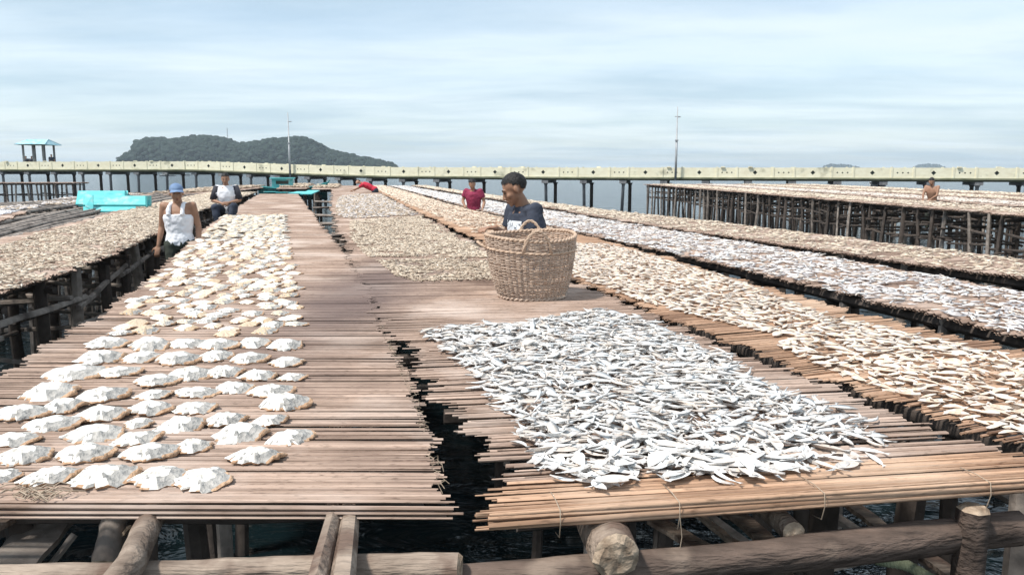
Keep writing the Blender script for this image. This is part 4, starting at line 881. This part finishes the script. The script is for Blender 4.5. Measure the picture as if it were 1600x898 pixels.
# 1: man kneeling behind the basket, in profile facing left, head bent
base = at(818, 449, 6.75); base.z = 0
navy = shirt_print('tee_navy', (-.13, -.30, .30), (.13, .0, .50))
J = dict(pelvis=(0, .10, .17), chest=(0, .03, .44), neck=(0, -.01, .62), head=(0, -.085, .755), head_rot=(.5, 0, R(-24)),
         shL=(.185, 0, .585), shR=(-.185, 0, .585), elL=(.25, -.02, .33), elR=(-.23, -.03, .34), wrL=(.16, -.22, .41), wrR=(-.05, -.24, .44),
         hand_dir={'L': ((-.3, -.9, .1), (0, 0, 1)), 'R': ((.2, -.95, .05), (0, 0, 1))},
         hipL=(.09, .08, .14), hipR=(-.09, .08, .14), knL=(.37, -.06, .09), knR=(.20, -.26, .09), anL=(.02, .14, .05), anR=(-.12, .05, .05), footL=(-.10, .22, .04), footR=(-.24, .12, .04))
person(base, R(-62), 'young man in printed navy t-shirt bending his head behind the basket', J, 'tee', top_mat=navy, voxel=.0075, k=1.09, curl=.35)
# 2: man in white vest and blue cap standing in the gap
def stand(yaw_head=0, nod=0, arms=None, dz=0.0, lean=0.0, hd_tilt=0):
    h = lambda z: z + dz
    J = dict(pelvis=(0, 0, .90), chest=(0, -.01 - lean * .3, 1.20), neck=(0, .0 - lean * .5, 1.39), head=(0, -.035 - lean * .6, 1.51), head_rot=(nod, hd_tilt, yaw_head),
             shL=(.18, 0 - lean * .45, 1.355), shR=(-.18, 0 - lean * .45, 1.355), elL=(.235, .03 - lean * .4, 1.08), elR=(-.235, .03 - lean * .4, 1.08), wrL=(.25, -.05 - lean * .4, .84), wrR=(-.26, -.06 - lean * .4, .84),
             hipL=(.09, 0, .86), hipR=(-.09, 0, .86), knL=(.10, -.02, .47), knR=(-.10, -.03, .47), anL=(.10, .02, .08), anR=(-.10, .02, .08))
    if arms: J.update(arms)
    return J
b2 = at(283, 400, 10.5); b2.z = -.90
person(b2, R(4), 'man in white vest and blue cap standing between the left tables', stand(R(22), R(3)), 'tank', top_mat='tank_white', trousers='olive', hat='cap', voxel=.011, k=1.06)
# 3: man sitting on the far left edge of the left table
b3 = at(356, 338, 16.3); b3.z = 0
J = dict(pelvis=(0, 0, .12), chest=(0, -.04, .40), neck=(0, -.05, .60), head=(0, -.09, .73), head_rot=(.25, 0, 0), shL=(.18, -.04, .555), shR=(-.18, -.04, .555), elL=(.26, -.10, .31), elR=(-.26, -.10, .31), wrL=(.07, -.28, .27), wrR=(-.07, -.28, .26),
         hand_dir={'L': ((-.9, -.3, -.1), (0, -1, .3)), 'R': ((.9, -.3, -.1), (0, -1, .3))}, hipL=(.09, 0, .10), hipR=(-.09, 0, .10), knL=(.17, -.36, .20), knR=(-.19, -.36, .18), anL=(.08, -.42, -.16), anR=(-.12, -.42, -.18))
person(b3, R(12), 'man in white shirt with dark sleeves sitting at the far left table edge', J, 'tee', top_mat='tank_white', sleeve_mat='sleeve_dark', voxel=.016)
# 4: man in magenta shirt between the middle tables
b4 = at(741, 325, 19.0); b4.z = -.93
person(b4, R(-22), 'man in magenta t-shirt standing in the gap working on the tan fish', stand(R(30), R(25), dict(elL=(.27, -.02, 1.10), elR=(-.25, -.10, 1.12), wrL=(.30, -.20, .92), wrR=(-.10, -.32, 1.02)), lean=.12), 'tee', top_mat='magenta', voxel=.018, k=1.02, face=False)
# 5: bent figure in red at the far end of the middle table
b5 = at(576, 300, 33); b5.z = -.75
J = dict(pelvis=(.25, 0, .86), chest=(-.05, 0, 1.02), neck=(-.28, 0, 1.12), head=(-.42, 0, 1.16), head_rot=(0, -.9, -1.2), shL=(-.2, -.18, 1.06), shR=(-.2, .18, 1.06), elL=(-.42, -.2, .92), elR=(-.40, .2, .94), wrL=(-.62, -.16, .84), wrR=(-.58, .15, .84),
         hipL=(.28, -.09, .84), hipR=(.28, .09, .84), knL=(.26, -.1, .45), knR=(.26, .1, .45), anL=(.3, -.1, .08), anR=(.3, .1, .08))
person(b5, 0, 'person in red shirt bending low over the far end of middle table', J, 'tee', top_mat='red', voxel=.024, face=False)
# 6: bare-chested man among the right racks
b6 = at(1457, 312, 24.5); b6.z = -.95
person(b6, R(-50), 'bare-chested man standing among the tall post racks at right', stand(R(20), R(25), dict(elL=(.2, -.2, 1.10), elR=(-.2, -.2, 1.12), wrL=(.12, -.40, 1.0), wrR=(-.10, -.42, 1.0)), lean=.2), 'bare', trousers='olive', voxel=.02, face=False)

# ------------------------------------------------------------------ racks right and left
G1L = [(11.0, 12.0), (10.6, 15.0), (10.3, 20), (10.05, 26), (9.5, 36), (8.5, 52)]; sh_ = lambda c, d, f_=0: [(x + d + f_ * (y - 12) / 40, y) for x, y in c]
racks = [(0, 1.9, 'first tall post rack at right, nearest the narrow fish table'), (2.7, 1.8, 'second tall post rack at right, behind the bare-chested man'), (5.4, 1.8, 'third post rack at right carrying pale fish in strips'), (8.2, 1.9, 'fourth post rack at far right, farthest from the narrow table')]
for i, (d, w, lab) in enumerate(racks):
    far = G1L if i == 0 else [(x, y) for x, y in G1L if y >= 15]
    r_, st_ = drying_table(lab, sh_(far, d), sh_(far, d + w), seed=30 + i, pitch=.034, posts=.72 if i == 0 else 1.0, low=(-.45, -.8) if i == 0 else (-.5,), post_r=.052, group='tall post racks at right', jag=.06, stringer_u=(.1, .9), post_u=(.06, .94), far_pitch=.05)
    mass('rack_fish_mass', st_, 4200, .04, .96, .02, .96, 'silver_tan' if i in (1,) else 'anchovy_pale', ['fish spread on the first tall post rack', 'fish spread on the second tall post rack', 'fish spread on the third post rack', 'fish spread on the fourth post rack'][i], size=(.07, .11))
# bare pole racks at left beyond the beige fish
def bare_rack(label, Lp, Rp, seed, z=-.02, group='bare pole racks at left', n_long=9, matp='wood_grey', cross=.9):
    st = Strip(Lp, Rp, z); rr = random.Random(seed); c = st.pos(.5, 0.); root = empty('pole_rack', (c[0], c[1], z), label, 'pole rack', group); off = Vector(root.location)
    for j in range(n_long):
        u = (j + .5) / n_long; pts = []
        k = int(st.len / 3)
        for i in range(k + 1): p = st.pos(u + rr.uniform(-.03, .03), i / k); pts.append(Vector((p[0], p[1], z - .03 + rr.uniform(-.05, .04))) - off)
        q = MB(); q.tube(pts, [.042 * rr.uniform(.7, 1.3) for _ in pts], 6, wob=.15, seed=seed + j); q.build('long_pole', M[matp], root, True)
    k = int(st.len / cross)
    for i in range(k + 1):
        a, b_ = st.pos(-.03, i / k), st.pos(1.03, i / k)
        pole([Vector((a[0], a[1], z - .12)) - off, Vector((b_[0], b_[1], z - .12 + rr.uniform(-.05, .05))) - off], .045, M[matp], root, 'cross_pole', seed + i, 6)
        for u in (.05, .95): p = st.pos(u, i / k); pole([Vector((p[0] + rr.uniform(-.1, .1), p[1], WZ - .3)) - off, Vector((p[0], p[1], z - .02)) - off], .05, M[matp], root, 'post', seed + i * 3, 6)
    return st
shf = lambda c, d: [(x + d, y) for x, y in c if y > 7]
s1 = bare_rack('bare rack of grey lengthwise poles next to the beige fish table', shf(A_L, -1.55), shf(A_L, -.12), 50)
s2 = bare_rack('second bare rack of grey poles, farther left than the first', shf(A_L, -3.7), shf(A_L, -2.0), 51, n_long=8)
s3 = bare_rack('third bare rack of grey poles at the far left edge', [(-12.5, 12.5), (-14, 19), (-15, 27), (-15.3, 32)], [(-10.9, 12.5), (-12.3, 19), (-13.3, 27), (-13.7, 32)], 52, n_long=7)
mass('anchovy_mass', s2, 2600, .05, .95, .12, .9, ['anchovy_grey', 'anchovy'], 'thin scatter of grey fish caught on the bare pole rack at left', size=(.08, .14), mask=lambda x, y, u, t: np.sin(y * 1.7) + np.sin(x * 3 + 1) > .1)
# small patch of white fish on a mat at the left edge
r_, st_ = drying_table('small cane mat with a patch of white fish at the left photo edge', [(-11.9, 14.0), (-13.3, 17.2)], [(-8.9, 14.0), (-10.3, 17.2)], seed=60, z=.05, pitch=.03, low=(), posts=1.5, group='cane drying tables')
mass('white_fish_mass', st_, 1600, .03, .95, .1, .95, 'tank_white', 'bright white patch of fish near the left photo edge', size=(.07, .11))
# rack with many posts far left
r_, st_ = drying_table('distant rack on many thin posts below the pavilion', [(-46, 56), (-39.5, 57.5), (-31.5, 58)], [(-46, 58.5), (-39.5, 60), (-31.5, 60.5)], seed=61, pitch=.05, low=(-.9,), posts=.7, post_r=.075, group='distant racks', far_pitch=.08, matp=M['wood_grey'])
for i, (x0, x1, y0, lab) in enumerate(((-11.9, -10.4, 41, 'distant cane mat with brown heap, left of the turquoise boat cabin'), (-9.9, -8.5, 40, 'distant cane mat with brown heap, right of the turquoise boat cabin'))):
    r_, st_ = drying_table(lab, [(x0, y0), (x0 - 2, y0 + 10)], [(x1, y0), (x1 - 2, y0 + 10)], seed=70 + i, pitch=.05, low=(), posts=1.3, group='distant racks', far_pitch=.08)
    mass('anchovy_mass', st_, 900, .04, .96, .05, .95, 'anchovy', ['brown fish on the distant mat left of the turquoise cabin', 'brown fish on the distant mat right of the turquoise cabin'][i], size=(.1, .16), layers=.05)
r_, st_ = drying_table('distant low rack of brown canes behind the seated man', [(-13.6, 29), (-15.6, 45)], [(-12.0, 33.8), (-13.5, 45)], seed=75, pitch=.05, low=(), posts=1.3, group='distant racks', far_pitch=.07)
mass('anchovy_mass', st_, 1400, .04, .96, .05, .95, 'anchovy', 'brown fish heap on the distant rack behind the seated man', size=(.09, .15), layers=.06)

# ------------------------------------------------------------------ turquoise boards and boats
def sheet(q, pts, th, m=0):
    pts = [Vector(p) for p in pts]; n_ = (pts[1] - pts[0]).cross(pts[2] - pts[0]).normalized() * th; k = len(pts)
    q.add(pts + [p - n_ for p in pts], [tuple(range(k)), tuple(range(2 * k - 1, k - 1, -1))] + [(i, i + k, (i + 1) % k + k, (i + 1) % k) for i in range(k)], m)
c = P(175, 325, 0); Y0 = c.y
root = empty('turquoise_cabin', c, 'turquoise painted boat cabin panels stacked on the left pole racks', 'boat cabin'); off = Vector(c)
Q = lambda x, y, Y: at(x, y, Y) - off
def slab(name, x0, x1, yt, yb, Y, dep, nb, skew=0, m='turquoise'):
    """boarded sloping slab: nb boards side by side"""
    for i in range(nb):
        a, b_ = i / nb, (i + 1) / nb; q = MB(); g_ = .004
        A0 = Q(x0 + skew * (1 - a), yt + (yb - yt) * a, Y + dep * (1 - a)); A1 = Q(x1 + skew * (1 - a), yt + (yb - yt) * a, Y + dep * (1 - a)); B1 = Q(x1 + skew * (1 - b_), yt + (yb - yt) * b_ - .12, Y + dep * (1 - b_)); B0 = Q(x0 + skew * (1 - b_), yt + (yb - yt) * b_ - .12, Y + dep * (1 - b_))
        sheet(q, [B0, B1, A1, A0], .03); q.build(name, M[m], root)
slab('roof_board', 118, 196, 298, 319, Y0 + .1, .9, 5, skew=4); slab('side_board', 130, 234, 306, 320, Y0 - .4, .25, 3); slab('lower_board', 130, 212, 322, 330, Y0 - 1.0, .6, 2)
q = MB(); sheet(q, [Q(195, 297, Y0 + .9), Q(195, 319, Y0 + .2), Q(204, 319, Y0 + .3), Q(204, 305, Y0 + 1.0)], .03); q.build('end_board', M['teal_dark'], root)
q = MB(); sheet(q, [Q(227, 306, Y0 - .45), Q(234, 306, Y0 - .1), Q(234, 322, Y0 - .1), Q(227, 323, Y0 - .45)], .04); q.build('batten', M['turquoise'], root); q = MB(); sheet(q, [Q(134, 305, Y0 - .5), Q(146, 305, Y0 - .5), Q(146, 330, Y0 - .9), Q(134, 324, Y0 - .9)], .03); q.build('batten', M['turquoise'], root)
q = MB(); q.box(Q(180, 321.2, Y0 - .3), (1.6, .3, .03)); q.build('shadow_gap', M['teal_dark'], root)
for x_ in (130, 165, 205, 225): pole([Q(x_, 326, Y0 - .3) * 1.0, Q(x_, 326, Y0 - .3) + Vector((0, 0, -1.9))], .05, M['wood_dark'], root, 'post', x_, 6)
def boat(label, c, ln, wd, ht, rz, hull_m='turquoise', cabin=True, group=None, mast=False):
    root = empty('fishing_boat', c, label, 'boat', group, rz); q = MB(); n = 13; vs = []; ring = 7
    for i in range(n):
        t = i / (n - 1); x = (t - .5) * ln; w = wd * .5 * (math.sin(PI * min(1, .12 + t * .95)) ** .6) if t < .98 else .02; sh = ht * (1 + .55 * (2 * t - 1) ** 2 * (1.3 if t > .5 else .5))
        for j in range(ring): a = PI * j / (ring - 1); vs.append((x, -math.cos(a) * w, -ht * .35 * math.sin(a) + (sh) * abs(math.cos(a)) ** .6))
    q.add(vs, [(i * ring + j, (i + 1) * ring + j, (i + 1) * ring + j + 1, i * ring + j + 1) for i in range(n - 1) for j in range(ring - 1)]); q.build('hull', M[hull_m], root, True)
    q = MB(); tops = [[], []]
    for i in range(n): tops[0].append(vs[i * ring]); tops[1].append(vs[i * ring + ring - 1])
    for t_ in tops: q.tube(t_, .035, 5)
    q.build('gunwale', M['teal_dark'] if hull_m == 'turquoise' else M['boat_white'], root)
    q = MB(); q.add([(v[0], v[1], v[2] - .1) for p in zip(tops[0], tops[1]) for v in p], [(2 * i, 2 * i + 2, 2 * i + 3, 2 * i + 1) for i in range(n - 1)]); q.build('deck', M['wood_grey'], root)
    if cabin:
        q = MB(); q.box((-ln * .15, 0, ht + .28), (ln * .30, wd * .62, .5)); cb = q.build('cabin', M[hull_m], root); q = MB(); q.box((-ln * .15, 0, ht + .56), (ln * .36, wd * .8, .06)); q.build('cabin_roof', M['turquoise' if hull_m == 'turquoise' else 'roof_blue'], root)
        for s in (-1, 1): q = MB(); q.box((-ln * .15, s * (wd * .31 + .004), ht + .34), (ln * .18, .012, .18)); q.build('window', M['dark_hole'], cb)
    q = MB(); q.tube([(ln * .46, 0, ht * 1.1), (ln * .54, 0, ht * 2.0)], [.05, .03], 6); q.build('prow_post', M['teal_dark'] if hull_m == 'turquoise' else M['boat_white'], root)
    return root
bc = at(442, 297, 42); boat('turquoise fishing boat with a cabin moored beyond the left table', (bc.x, bc.y + 2, -.55), 3.6, 1.3, .45, R(12))
q = MB(); c = P(457, 301, .02)
for i in range(4): q.box(Vector((i * .46 - .7, i * .01, .0 + .01 * (i % 2))), (.47, 1.4, .03), Matrix.Rotation(.05 * (i - 1.5), 3, 'X'))
o = q.build('turquoise_sheet', M['turquoise']); o.location = c; tag(o, 'flat turquoise boards lying across the far end of left table', 'boards')
g_ = 'distant white boats under the bridge'
for x_, y_, L_, lab in ((262, 274, 7, 'small pale boat on open water seen under the left bridge span'), (290, 273, 5, 'smaller pale boat right of the first under the left bridge'), (1372, 289, 3, 'tiny boat on open water seen under the right bridge span')):
    c = P(x_, y_ + 1.5, WZ); boat(lab, (c.x, c.y, WZ + .1), L_, 1.7, .5, R(5), 'boat_white', cabin=L_ > 4, group=g_)

# ------------------------------------------------------------------ concrete jetty bridge
NODES = [(-500, 80, 252.5), (0, 74, 253), (300, 69.5, 252.3), (453, 66, 257.6), (600, 63, 261.3), (900, 58.5, 262), (1300, 54, 262), (1600, 51.5, 262.5), (2100, 48, 262.5)]
BP = []
for x_, Y_, y_ in NODES: BP.append(at(x_, y_, Y_))
seg = [0]
for a, b_ in zip(BP, BP[1:]): seg.append(seg[-1] + (b_ - a).length)
def brg(s):
    p = Vector([float(np.interp(s, seg, [v[i] for v in BP])) for i in range(3)]); e = .5
    d = Vector([float(np.interp(min(seg[-1], s + e), seg, [v[i] for v in BP]) - np.interp(max(0, s - e), seg, [v[i] for v in BP])) for i in range(3)]).normalized(); return p, d
root = empty('jetty_bridge', (0, 60, WZ), 'long cream concrete jetty bridge on piles crossing behind all the tables', 'bridge'); off = Vector(root.location)
PH = .66; BW = 2.4
def panel_mesh(ln, kind):
    """face plate with openings closed by a dark sheet that paints in their shade: a diamond, or three small holes"""
    q = MB(); th = .10; hw = ln / 2 - .06; hh = PH / 2
    if kind == 'diamond': holes = [(0, .15)]
    else: holes = [(-.32, .06), (0, .06), (.32, .06)]
    xs = [-hw] + [(holes[i][0] + holes[i + 1][0]) / 2 for i in range(len(holes) - 1)] + [hw]
    for i, (hx, r) in enumerate(holes):
        a, b_ = xs[i], xs[i + 1]
        for yy, fl in ((-th / 2, False), (th / 2, True)):
            vs = [(a, yy, -hh), (hx, yy, -hh), (b_, yy, -hh), (b_, yy, 0), (b_, yy, hh), (hx, yy, hh), (a, yy, hh), (a, yy, 0), (hx, yy, -r), (hx + r, yy, 0), (hx, yy, r), (hx - r, yy, 0)]
            fs = [(0, 1, 8), (1, 2, 8), (2, 3, 9, 8), (3, 4, 10, 9), (4, 5, 10), (5, 6, 10), (6, 7, 11, 10), (7, 0, 8, 11)]
            if fl: fs = [tuple(reversed(f)) for f in fs]
            q.add(vs, fs)
        vs = [(hx, s_ * th / 2, -r) for s_ in (-1, 1)] + [(hx + r, s_ * th / 2, 0) for s_ in (-1, 1)] + [(hx, s_ * th / 2, r) for s_ in (-1, 1)] + [(hx - r, s_ * th / 2, 0) for s_ in (-1, 1)]
        q.add(vs, [(0, 1, 3, 2), (2, 3, 5, 4), (4, 5, 7, 6), (6, 7, 1, 0)], 1); q.add([(hx, .0, -r), (hx + r, .0, 0), (hx, .0, r), (hx - r, .0, 0)], [(0, 1, 2, 3)], 1)  # dark sides and back sheet give each hole its shade by colour
    q.add([(x_, y_, z_) for z_ in (-hh, hh) for x_, y_ in ((-hw, -th / 2), (hw, -th / 2), (hw, th / 2), (-hw, th / 2))], [(0, 3, 2, 1), (4, 5, 6, 7), (1, 2, 6, 5), (3, 0, 4, 7)])
    me = bpy.data.meshes.new('parapet_panel'); me.from_pydata(q.v, [], q.f); me.materials.append(M['parapet']); me.materials.append(M['dark_hole']); me.polygons.foreach_set('material_index', q.m); return me
PMs = {'diamond': panel_mesh(2.35, 'diamond'), 'dots': panel_mesh(1.35, 'dots')}
s = 0.6; i = 0; rr = random.Random(9)
while s < seg[-1] - 3:
    kd = 'diamond' if i % 2 == 0 else 'dots'; ln = 2.35 if kd == 'diamond' else 1.35
    p, d = brg(s + ln / 2); rz = math.atan2(d.y, d.x); sd_ = Vector((-d.y, d.x, 0)).normalized()
    for w in (0, BW):
        o = link(bpy.data.objects.new('parapet_panel', PMs[kd]), root); o.location = p + sd_ * w + Vector((0, 0, -PH / 2)) - off; o.rotation_euler = (0, -math.asin(d.z), rz)
        q = MB(); q.box((0, 0, 0), (.12, .17, PH + .06)); o = q.build('parapet_post', M['parapet'], root); pp, _ = brg(s); o.location = pp + sd_ * w + Vector((0, 0, -PH / 2 + .02)) - off; o.rotation_euler = (0, 0, rz)
        if rr.random() < .42 and w == 0:
            q = MB(); q.box((0, 0, 0), (.28, .15, .08)); o = q.build('parapet_knob', M['parapet'], root); o.location = p + Vector((rr.uniform(-.4, .4), 0, .04)) - off; o.rotation_euler = (0, 0, rz)
    s += ln; i += 1
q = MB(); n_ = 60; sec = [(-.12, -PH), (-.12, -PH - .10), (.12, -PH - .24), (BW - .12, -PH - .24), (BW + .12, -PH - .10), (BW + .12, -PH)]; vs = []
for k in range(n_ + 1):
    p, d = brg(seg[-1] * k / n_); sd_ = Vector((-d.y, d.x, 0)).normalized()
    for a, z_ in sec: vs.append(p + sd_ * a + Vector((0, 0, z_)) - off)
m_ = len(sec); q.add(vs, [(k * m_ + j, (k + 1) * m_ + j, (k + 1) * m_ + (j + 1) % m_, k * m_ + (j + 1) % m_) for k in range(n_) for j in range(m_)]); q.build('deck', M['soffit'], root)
s = 1.5
while s < seg[-1]:
    p, d = brg(s); rz = math.atan2(d.y, d.x); sd_ = Vector((-d.y, d.x, 0)).normalized(); top = p.z - PH - .24
    q = MB(); q.box(Vector((0, 0, 0)), (.5, BW + .1, .22), None); o = q.build('pile_cap', M['pile'], root); o.location = p + sd_ * BW / 2 + Vector((0, 0, top - p.z - .112)) - off; o.rotation_euler = (0, 0, rz)
    for w, r_, mm in ((.25, .115, 'pile'), (BW - .25, .13, 'wood_dark')):
        x_ = rr.uniform(-.08, .08); q = MB(); q.tube([(0, 0, WZ - .4 - (top - .2)), (0, 0, -.15), (0, 0, 0)], [r_, r_ * .95, r_ * 1.6], 10); o = q.build('pile', M[mm] , root, True); o.location = p + sd_ * w + d * (.25 if w > 1 else 0) + Vector((0, 0, top - .2 - p.z)) - off
        o.rotation_euler = (0, x_ * .5 if w < 1 else 0, 0)
    s += 2.85
# lamp poles
def lamp_pole(x_, ytop, Y_, lab, arm):
    b0 = at(x_, 262, Y_); t_ = at(x_, ytop, Y_); root = empty('light_pole', b0, lab, 'pole', 'tall thin poles on the bridge'); h_ = t_.z - b0.z
    q = MB(); q.tube([(0, 0, -.9), (0, 0, h_ * .45), (0, 0, h_ * .45 + .01), (0, 0, h_)], [.085, .08, .055, .03], 8); q.build('shaft', M['metal'], root, True)
    q = MB(); q.box((.12 if arm > 0 else 0, 0, h_ * .84), (.34, .04, .04)); q.box((.12, 0, h_ * .84 - .02), (.2, .12, .07)); q.build('cross_arm', M['metal'], root)
    q = MB(); q.box((0, 0, h_ * .45), (.2, .2, .08)); q.build('collar', M['metal'], root)
lamp_pole(453, 176, 65.6, 'tall thin pole on the bridge in front of the island', 1); lamp_pole(1056, 167, 56.2, 'tall thin pole on the bridge right of centre', -1)
# pavilion on the bridge
c = at(62, 253, 76.0); root = empty('pavilion', c, 'small open pavilion with pale blue gable roof standing on the bridge at left', 'pavilion')
pw, pd, ph_ = 2.15, 2.0, 1.55
for x_, y_ in ((-pw / 2, -pd / 2), (pw / 2, -pd / 2), (pw / 2, pd / 2), (-pw / 2, pd / 2), (0, pd / 2), (0, -pd / 2)):
    q = MB(); q.box((0, 0, 0), (.14, .14, ph_ + .9)); o = q.build('column', M['pile'], root); o.location = (x_ * (.85 if x_ else 1), y_ * .9, ph_ / 2 - .4)
rh = .48; ex = .35
for s_ in (-1, 1):
    q = MB(); sheet(q, [(-pw / 2 - ex, s_ * (pd / 2 + ex), ph_), (pw / 2 + ex, s_ * (pd / 2 + ex), ph_), (pw / 2 - .1, 0, ph_ + rh), (-pw / 2 + .1, 0, ph_ + rh)], .05 * s_); q.build('roof_slope', M['roof_blue'], root)
    q = MB(); sheet(q, [(s_ * (pw / 2 + ex), -pd / 2 - ex, ph_), (s_ * (pw / 2 + ex), pd / 2 + ex, ph_), (s_ * (pw / 2 - .1), 0, ph_ + rh)], .04); q.build('gable', M['roof_blue'], root)
q = MB(); q.box((0, 0, ph_ + .02), (pw + .3, pd + .2, .10)); q.build('ring_beam', M['metal'], root)
for x_, lab in ((81, 'distant person standing by the right columns of the pavilion'), (50, 'distant person sitting inside the pavilion'), (41, 'distant person at the left edge of the pavilion')):
    b_ = at(x_, 253, 75.2 if x_ > 60 else 76.3); b_.z -= .95 if x_ > 60 else 1.1
    person(b_, R(20), lab, stand(), 'tee', top_mat='tee_navy', voxel=.04, face=False)

# ------------------------------------------------------------------ islands
def island(name, prof, Y, depth, seed, trees, label, cr=(2.2, 4.5), m1='soil'):
    rr = random.Random(seed); pr = [(at(x, y, Y).x, max(0, at(x, y, Y).z - WZ)) for x, y in prof]; xs = np.linspace(pr[0][0], pr[-1][0], 90); hs = np.interp(xs, [p[0] for p in pr], [p[1] for p in pr])
    my = 17; vs = []; shrink = cr[1] * .85
    def hgt(i, v): return max(-2.0, (hs[i] - shrink) * (1 - v * v) ** .6 + (2 if abs(v) < .9 else 0) * 0) + WZ if abs(v) < 1 else WZ - 1
    for j in range(my):
        v = -1 + 2 * j / (my - 1)
        for i in range(90): vs.append((xs[i], Y + v * depth, hgt(i, v)))
    q = MB(); q.add(vs, [(j * 90 + i, j * 90 + i + 1, (j + 1) * 90 + i + 1, (j + 1) * 90 + i) for j in range(my - 1) for i in range(89)]); o = q.build(name, M[m1], None, True); tag(o, kind='structure')
    # crowns: clusters of small leaf clumps
    blob = []
    for b_ in range(5):
        bm = bmesh.new(); bmesh.ops.create_icosphere(bm, subdivisions=2, radius=1); r2 = random.Random(b_)
        for v in bm.verts: v.co *= r2.uniform(.72, 1.22); v.co.z *= .8
        V_ = np.array([v.co[:] for v in bm.verts]); F_ = [tuple(v.index for v in f.verts) for f in bm.faces]; bm.free(); blob.append((V_, F_, [0] * len(F_)))
    X = []; Yy = []; Z = []; Sx = []
    for _ in range(trees):
        i = rr.randrange(90); v = -1 + rr.random() ** .8 * 1.15 if rr.random() < .75 else rr.uniform(-.2, .2); s_ = rr.uniform(*cr)
        if hs[i] < cr[0] * 1.2: s_ *= .5
        X.append(xs[i] + rr.uniform(-1, 1) * (xs[1] - xs[0])); Yy.append(Y + v * depth); Z.append(hgt(i, v) - s_ * .1 + rr.random() ** 3 * s_ * .5); Sx.append(s_)
    n_ = len(X); o = scatter(name + '_forest', blob, np.array(X), np.array(Yy), np.array(Z), RNG.uniform(0, 6, n_), np.array(Sx), [M['forest']], label, 'forest', RNG, tilt=0, smooth=False)
island('island', [(196, 264), (200, 250), (208, 242), (216, 238), (220, 226), (227, 221), (235, 219), (253, 220), (266, 222), (283, 220), (301, 217), (318, 216), (334, 217), (346, 219), (358, 222), (371, 229), (384, 228), (398, 225), (407, 225), (422, 220), (436, 220), (450, 219), (470, 217), (483, 221), (500, 231), (513, 239), (535, 243), (555, 248), (575, 251), (595, 255), (615, 261), (622, 266)], 900, 30, 3, 5000, 'dense dark forest covering the island behind the bridge', (2.0, 4.2))
island('far_islet', [(1282, 264), (1290, 259), (1297, 257), (1312, 258), (1330, 259), (1345, 264)], 3000, 60, 4, 150, 'hazy trees on the far islet seen above the bridge at right', (2, 4.5))
island('far_islet', [(1425, 264), (1435, 258), (1450, 257), (1465, 258), (1475, 264)], 3300, 60, 5, 150, 'hazy trees on the farther islet at the right', (2, 4.5))
def lone_tree(label, x_, yt, yb, Y, w, sd):
    b_ = at(x_, yb, Y); h_ = at(x_, yt, Y).z - b_.z; root = empty('tree', b_, label, 'tree', 'lone trees on the island skyline'); q = MB(); q.tube([(0, 0, -4), (.3, 0, h_ * .5), (0, 0, h_ * .85)], [.6, .45, .25], 6); q.build('trunk', M['soil'], root)
    rr = random.Random(sd); q = MB()
    for _ in range(60):
        a = rr.uniform(0, 6.28); r_ = rr.random() ** .5 * w; c_ = Vector((math.cos(a) * r_, math.sin(a) * r_, h_ * .82 + rr.uniform(-.18, .2) * h_)); s_ = rr.uniform(.5, 1.1)
        v_ = [c_ + Vector((rr.uniform(-1, 1), rr.uniform(-1, 1), rr.uniform(-.7, .7))) * s_ for _ in range(4)]; q.add(v_, [(0, 1, 2), (0, 2, 3), (0, 3, 1), (1, 3, 2)])
    q.build('crown', M['forest'], root)
lone_tree('lone slim tree at the left tip of the island', 192, 243, 252, 880, 2.0, 1); lone_tree('second small tree at the left tip, nearest the shore', 184, 246, 254, 880, 1.8, 2)
lone_tree('umbrella-shaped tree rising above the island ridge left of the mast', 289, 213, 220, 900, 3.4, 3); lone_tree('slim tree above the left shoulder of the island', 211, 234, 242, 890, 1.5, 4); lone_tree('small tree on the long right slope of the island', 604, 253, 260, 900, 1.6, 5)
b_ = at(356, 222, 905); t_ = at(356, 200, 905); q = MB(); root = empty('antenna_mast', b_, 'thin lattice antenna mast on the saddle of the island', 'mast')
h_ = t_.z - b_.z
for x_, y_ in ((-.5, -.4), (.5, -.4), (0, .5)): q.tube([(x_, y_, -4), (x_ * .4, y_ * .4, h_)], .16, 4)
q.build('mast_legs', M['metal'], root); q = MB()
for k in range(9): z_ = h_ * k / 9; q.box((0, 0, z_), (1.1 - .06 * k, .9 - .06 * k, .12))
q.build('mast_rungs', M['metal'], root)
# ------------------------------------------------------------------ haze
hz = bpy.data.materials.new('haze'); hz.use_nodes = True; n = hz.node_tree.nodes; n.clear(); o_ = n.new('ShaderNodeOutputMaterial'); v_ = n.new('ShaderNodeVolumePrincipled')
v_.inputs['Color'].default_value = (.80, .91, 1, 1); v_.inputs['Density'].default_value = .00022; v_.inputs['Anisotropy'].default_value = .2; hz.node_tree.links.new(v_.outputs[0], o_.inputs['Volume'])
q = MB(); q.box((0, 1980, 22), (10100, 4160, 52.0)); o = q.build('haze', hz); tag(o, kind='stuff', label='pale sea haze over the bay', cat='haze')
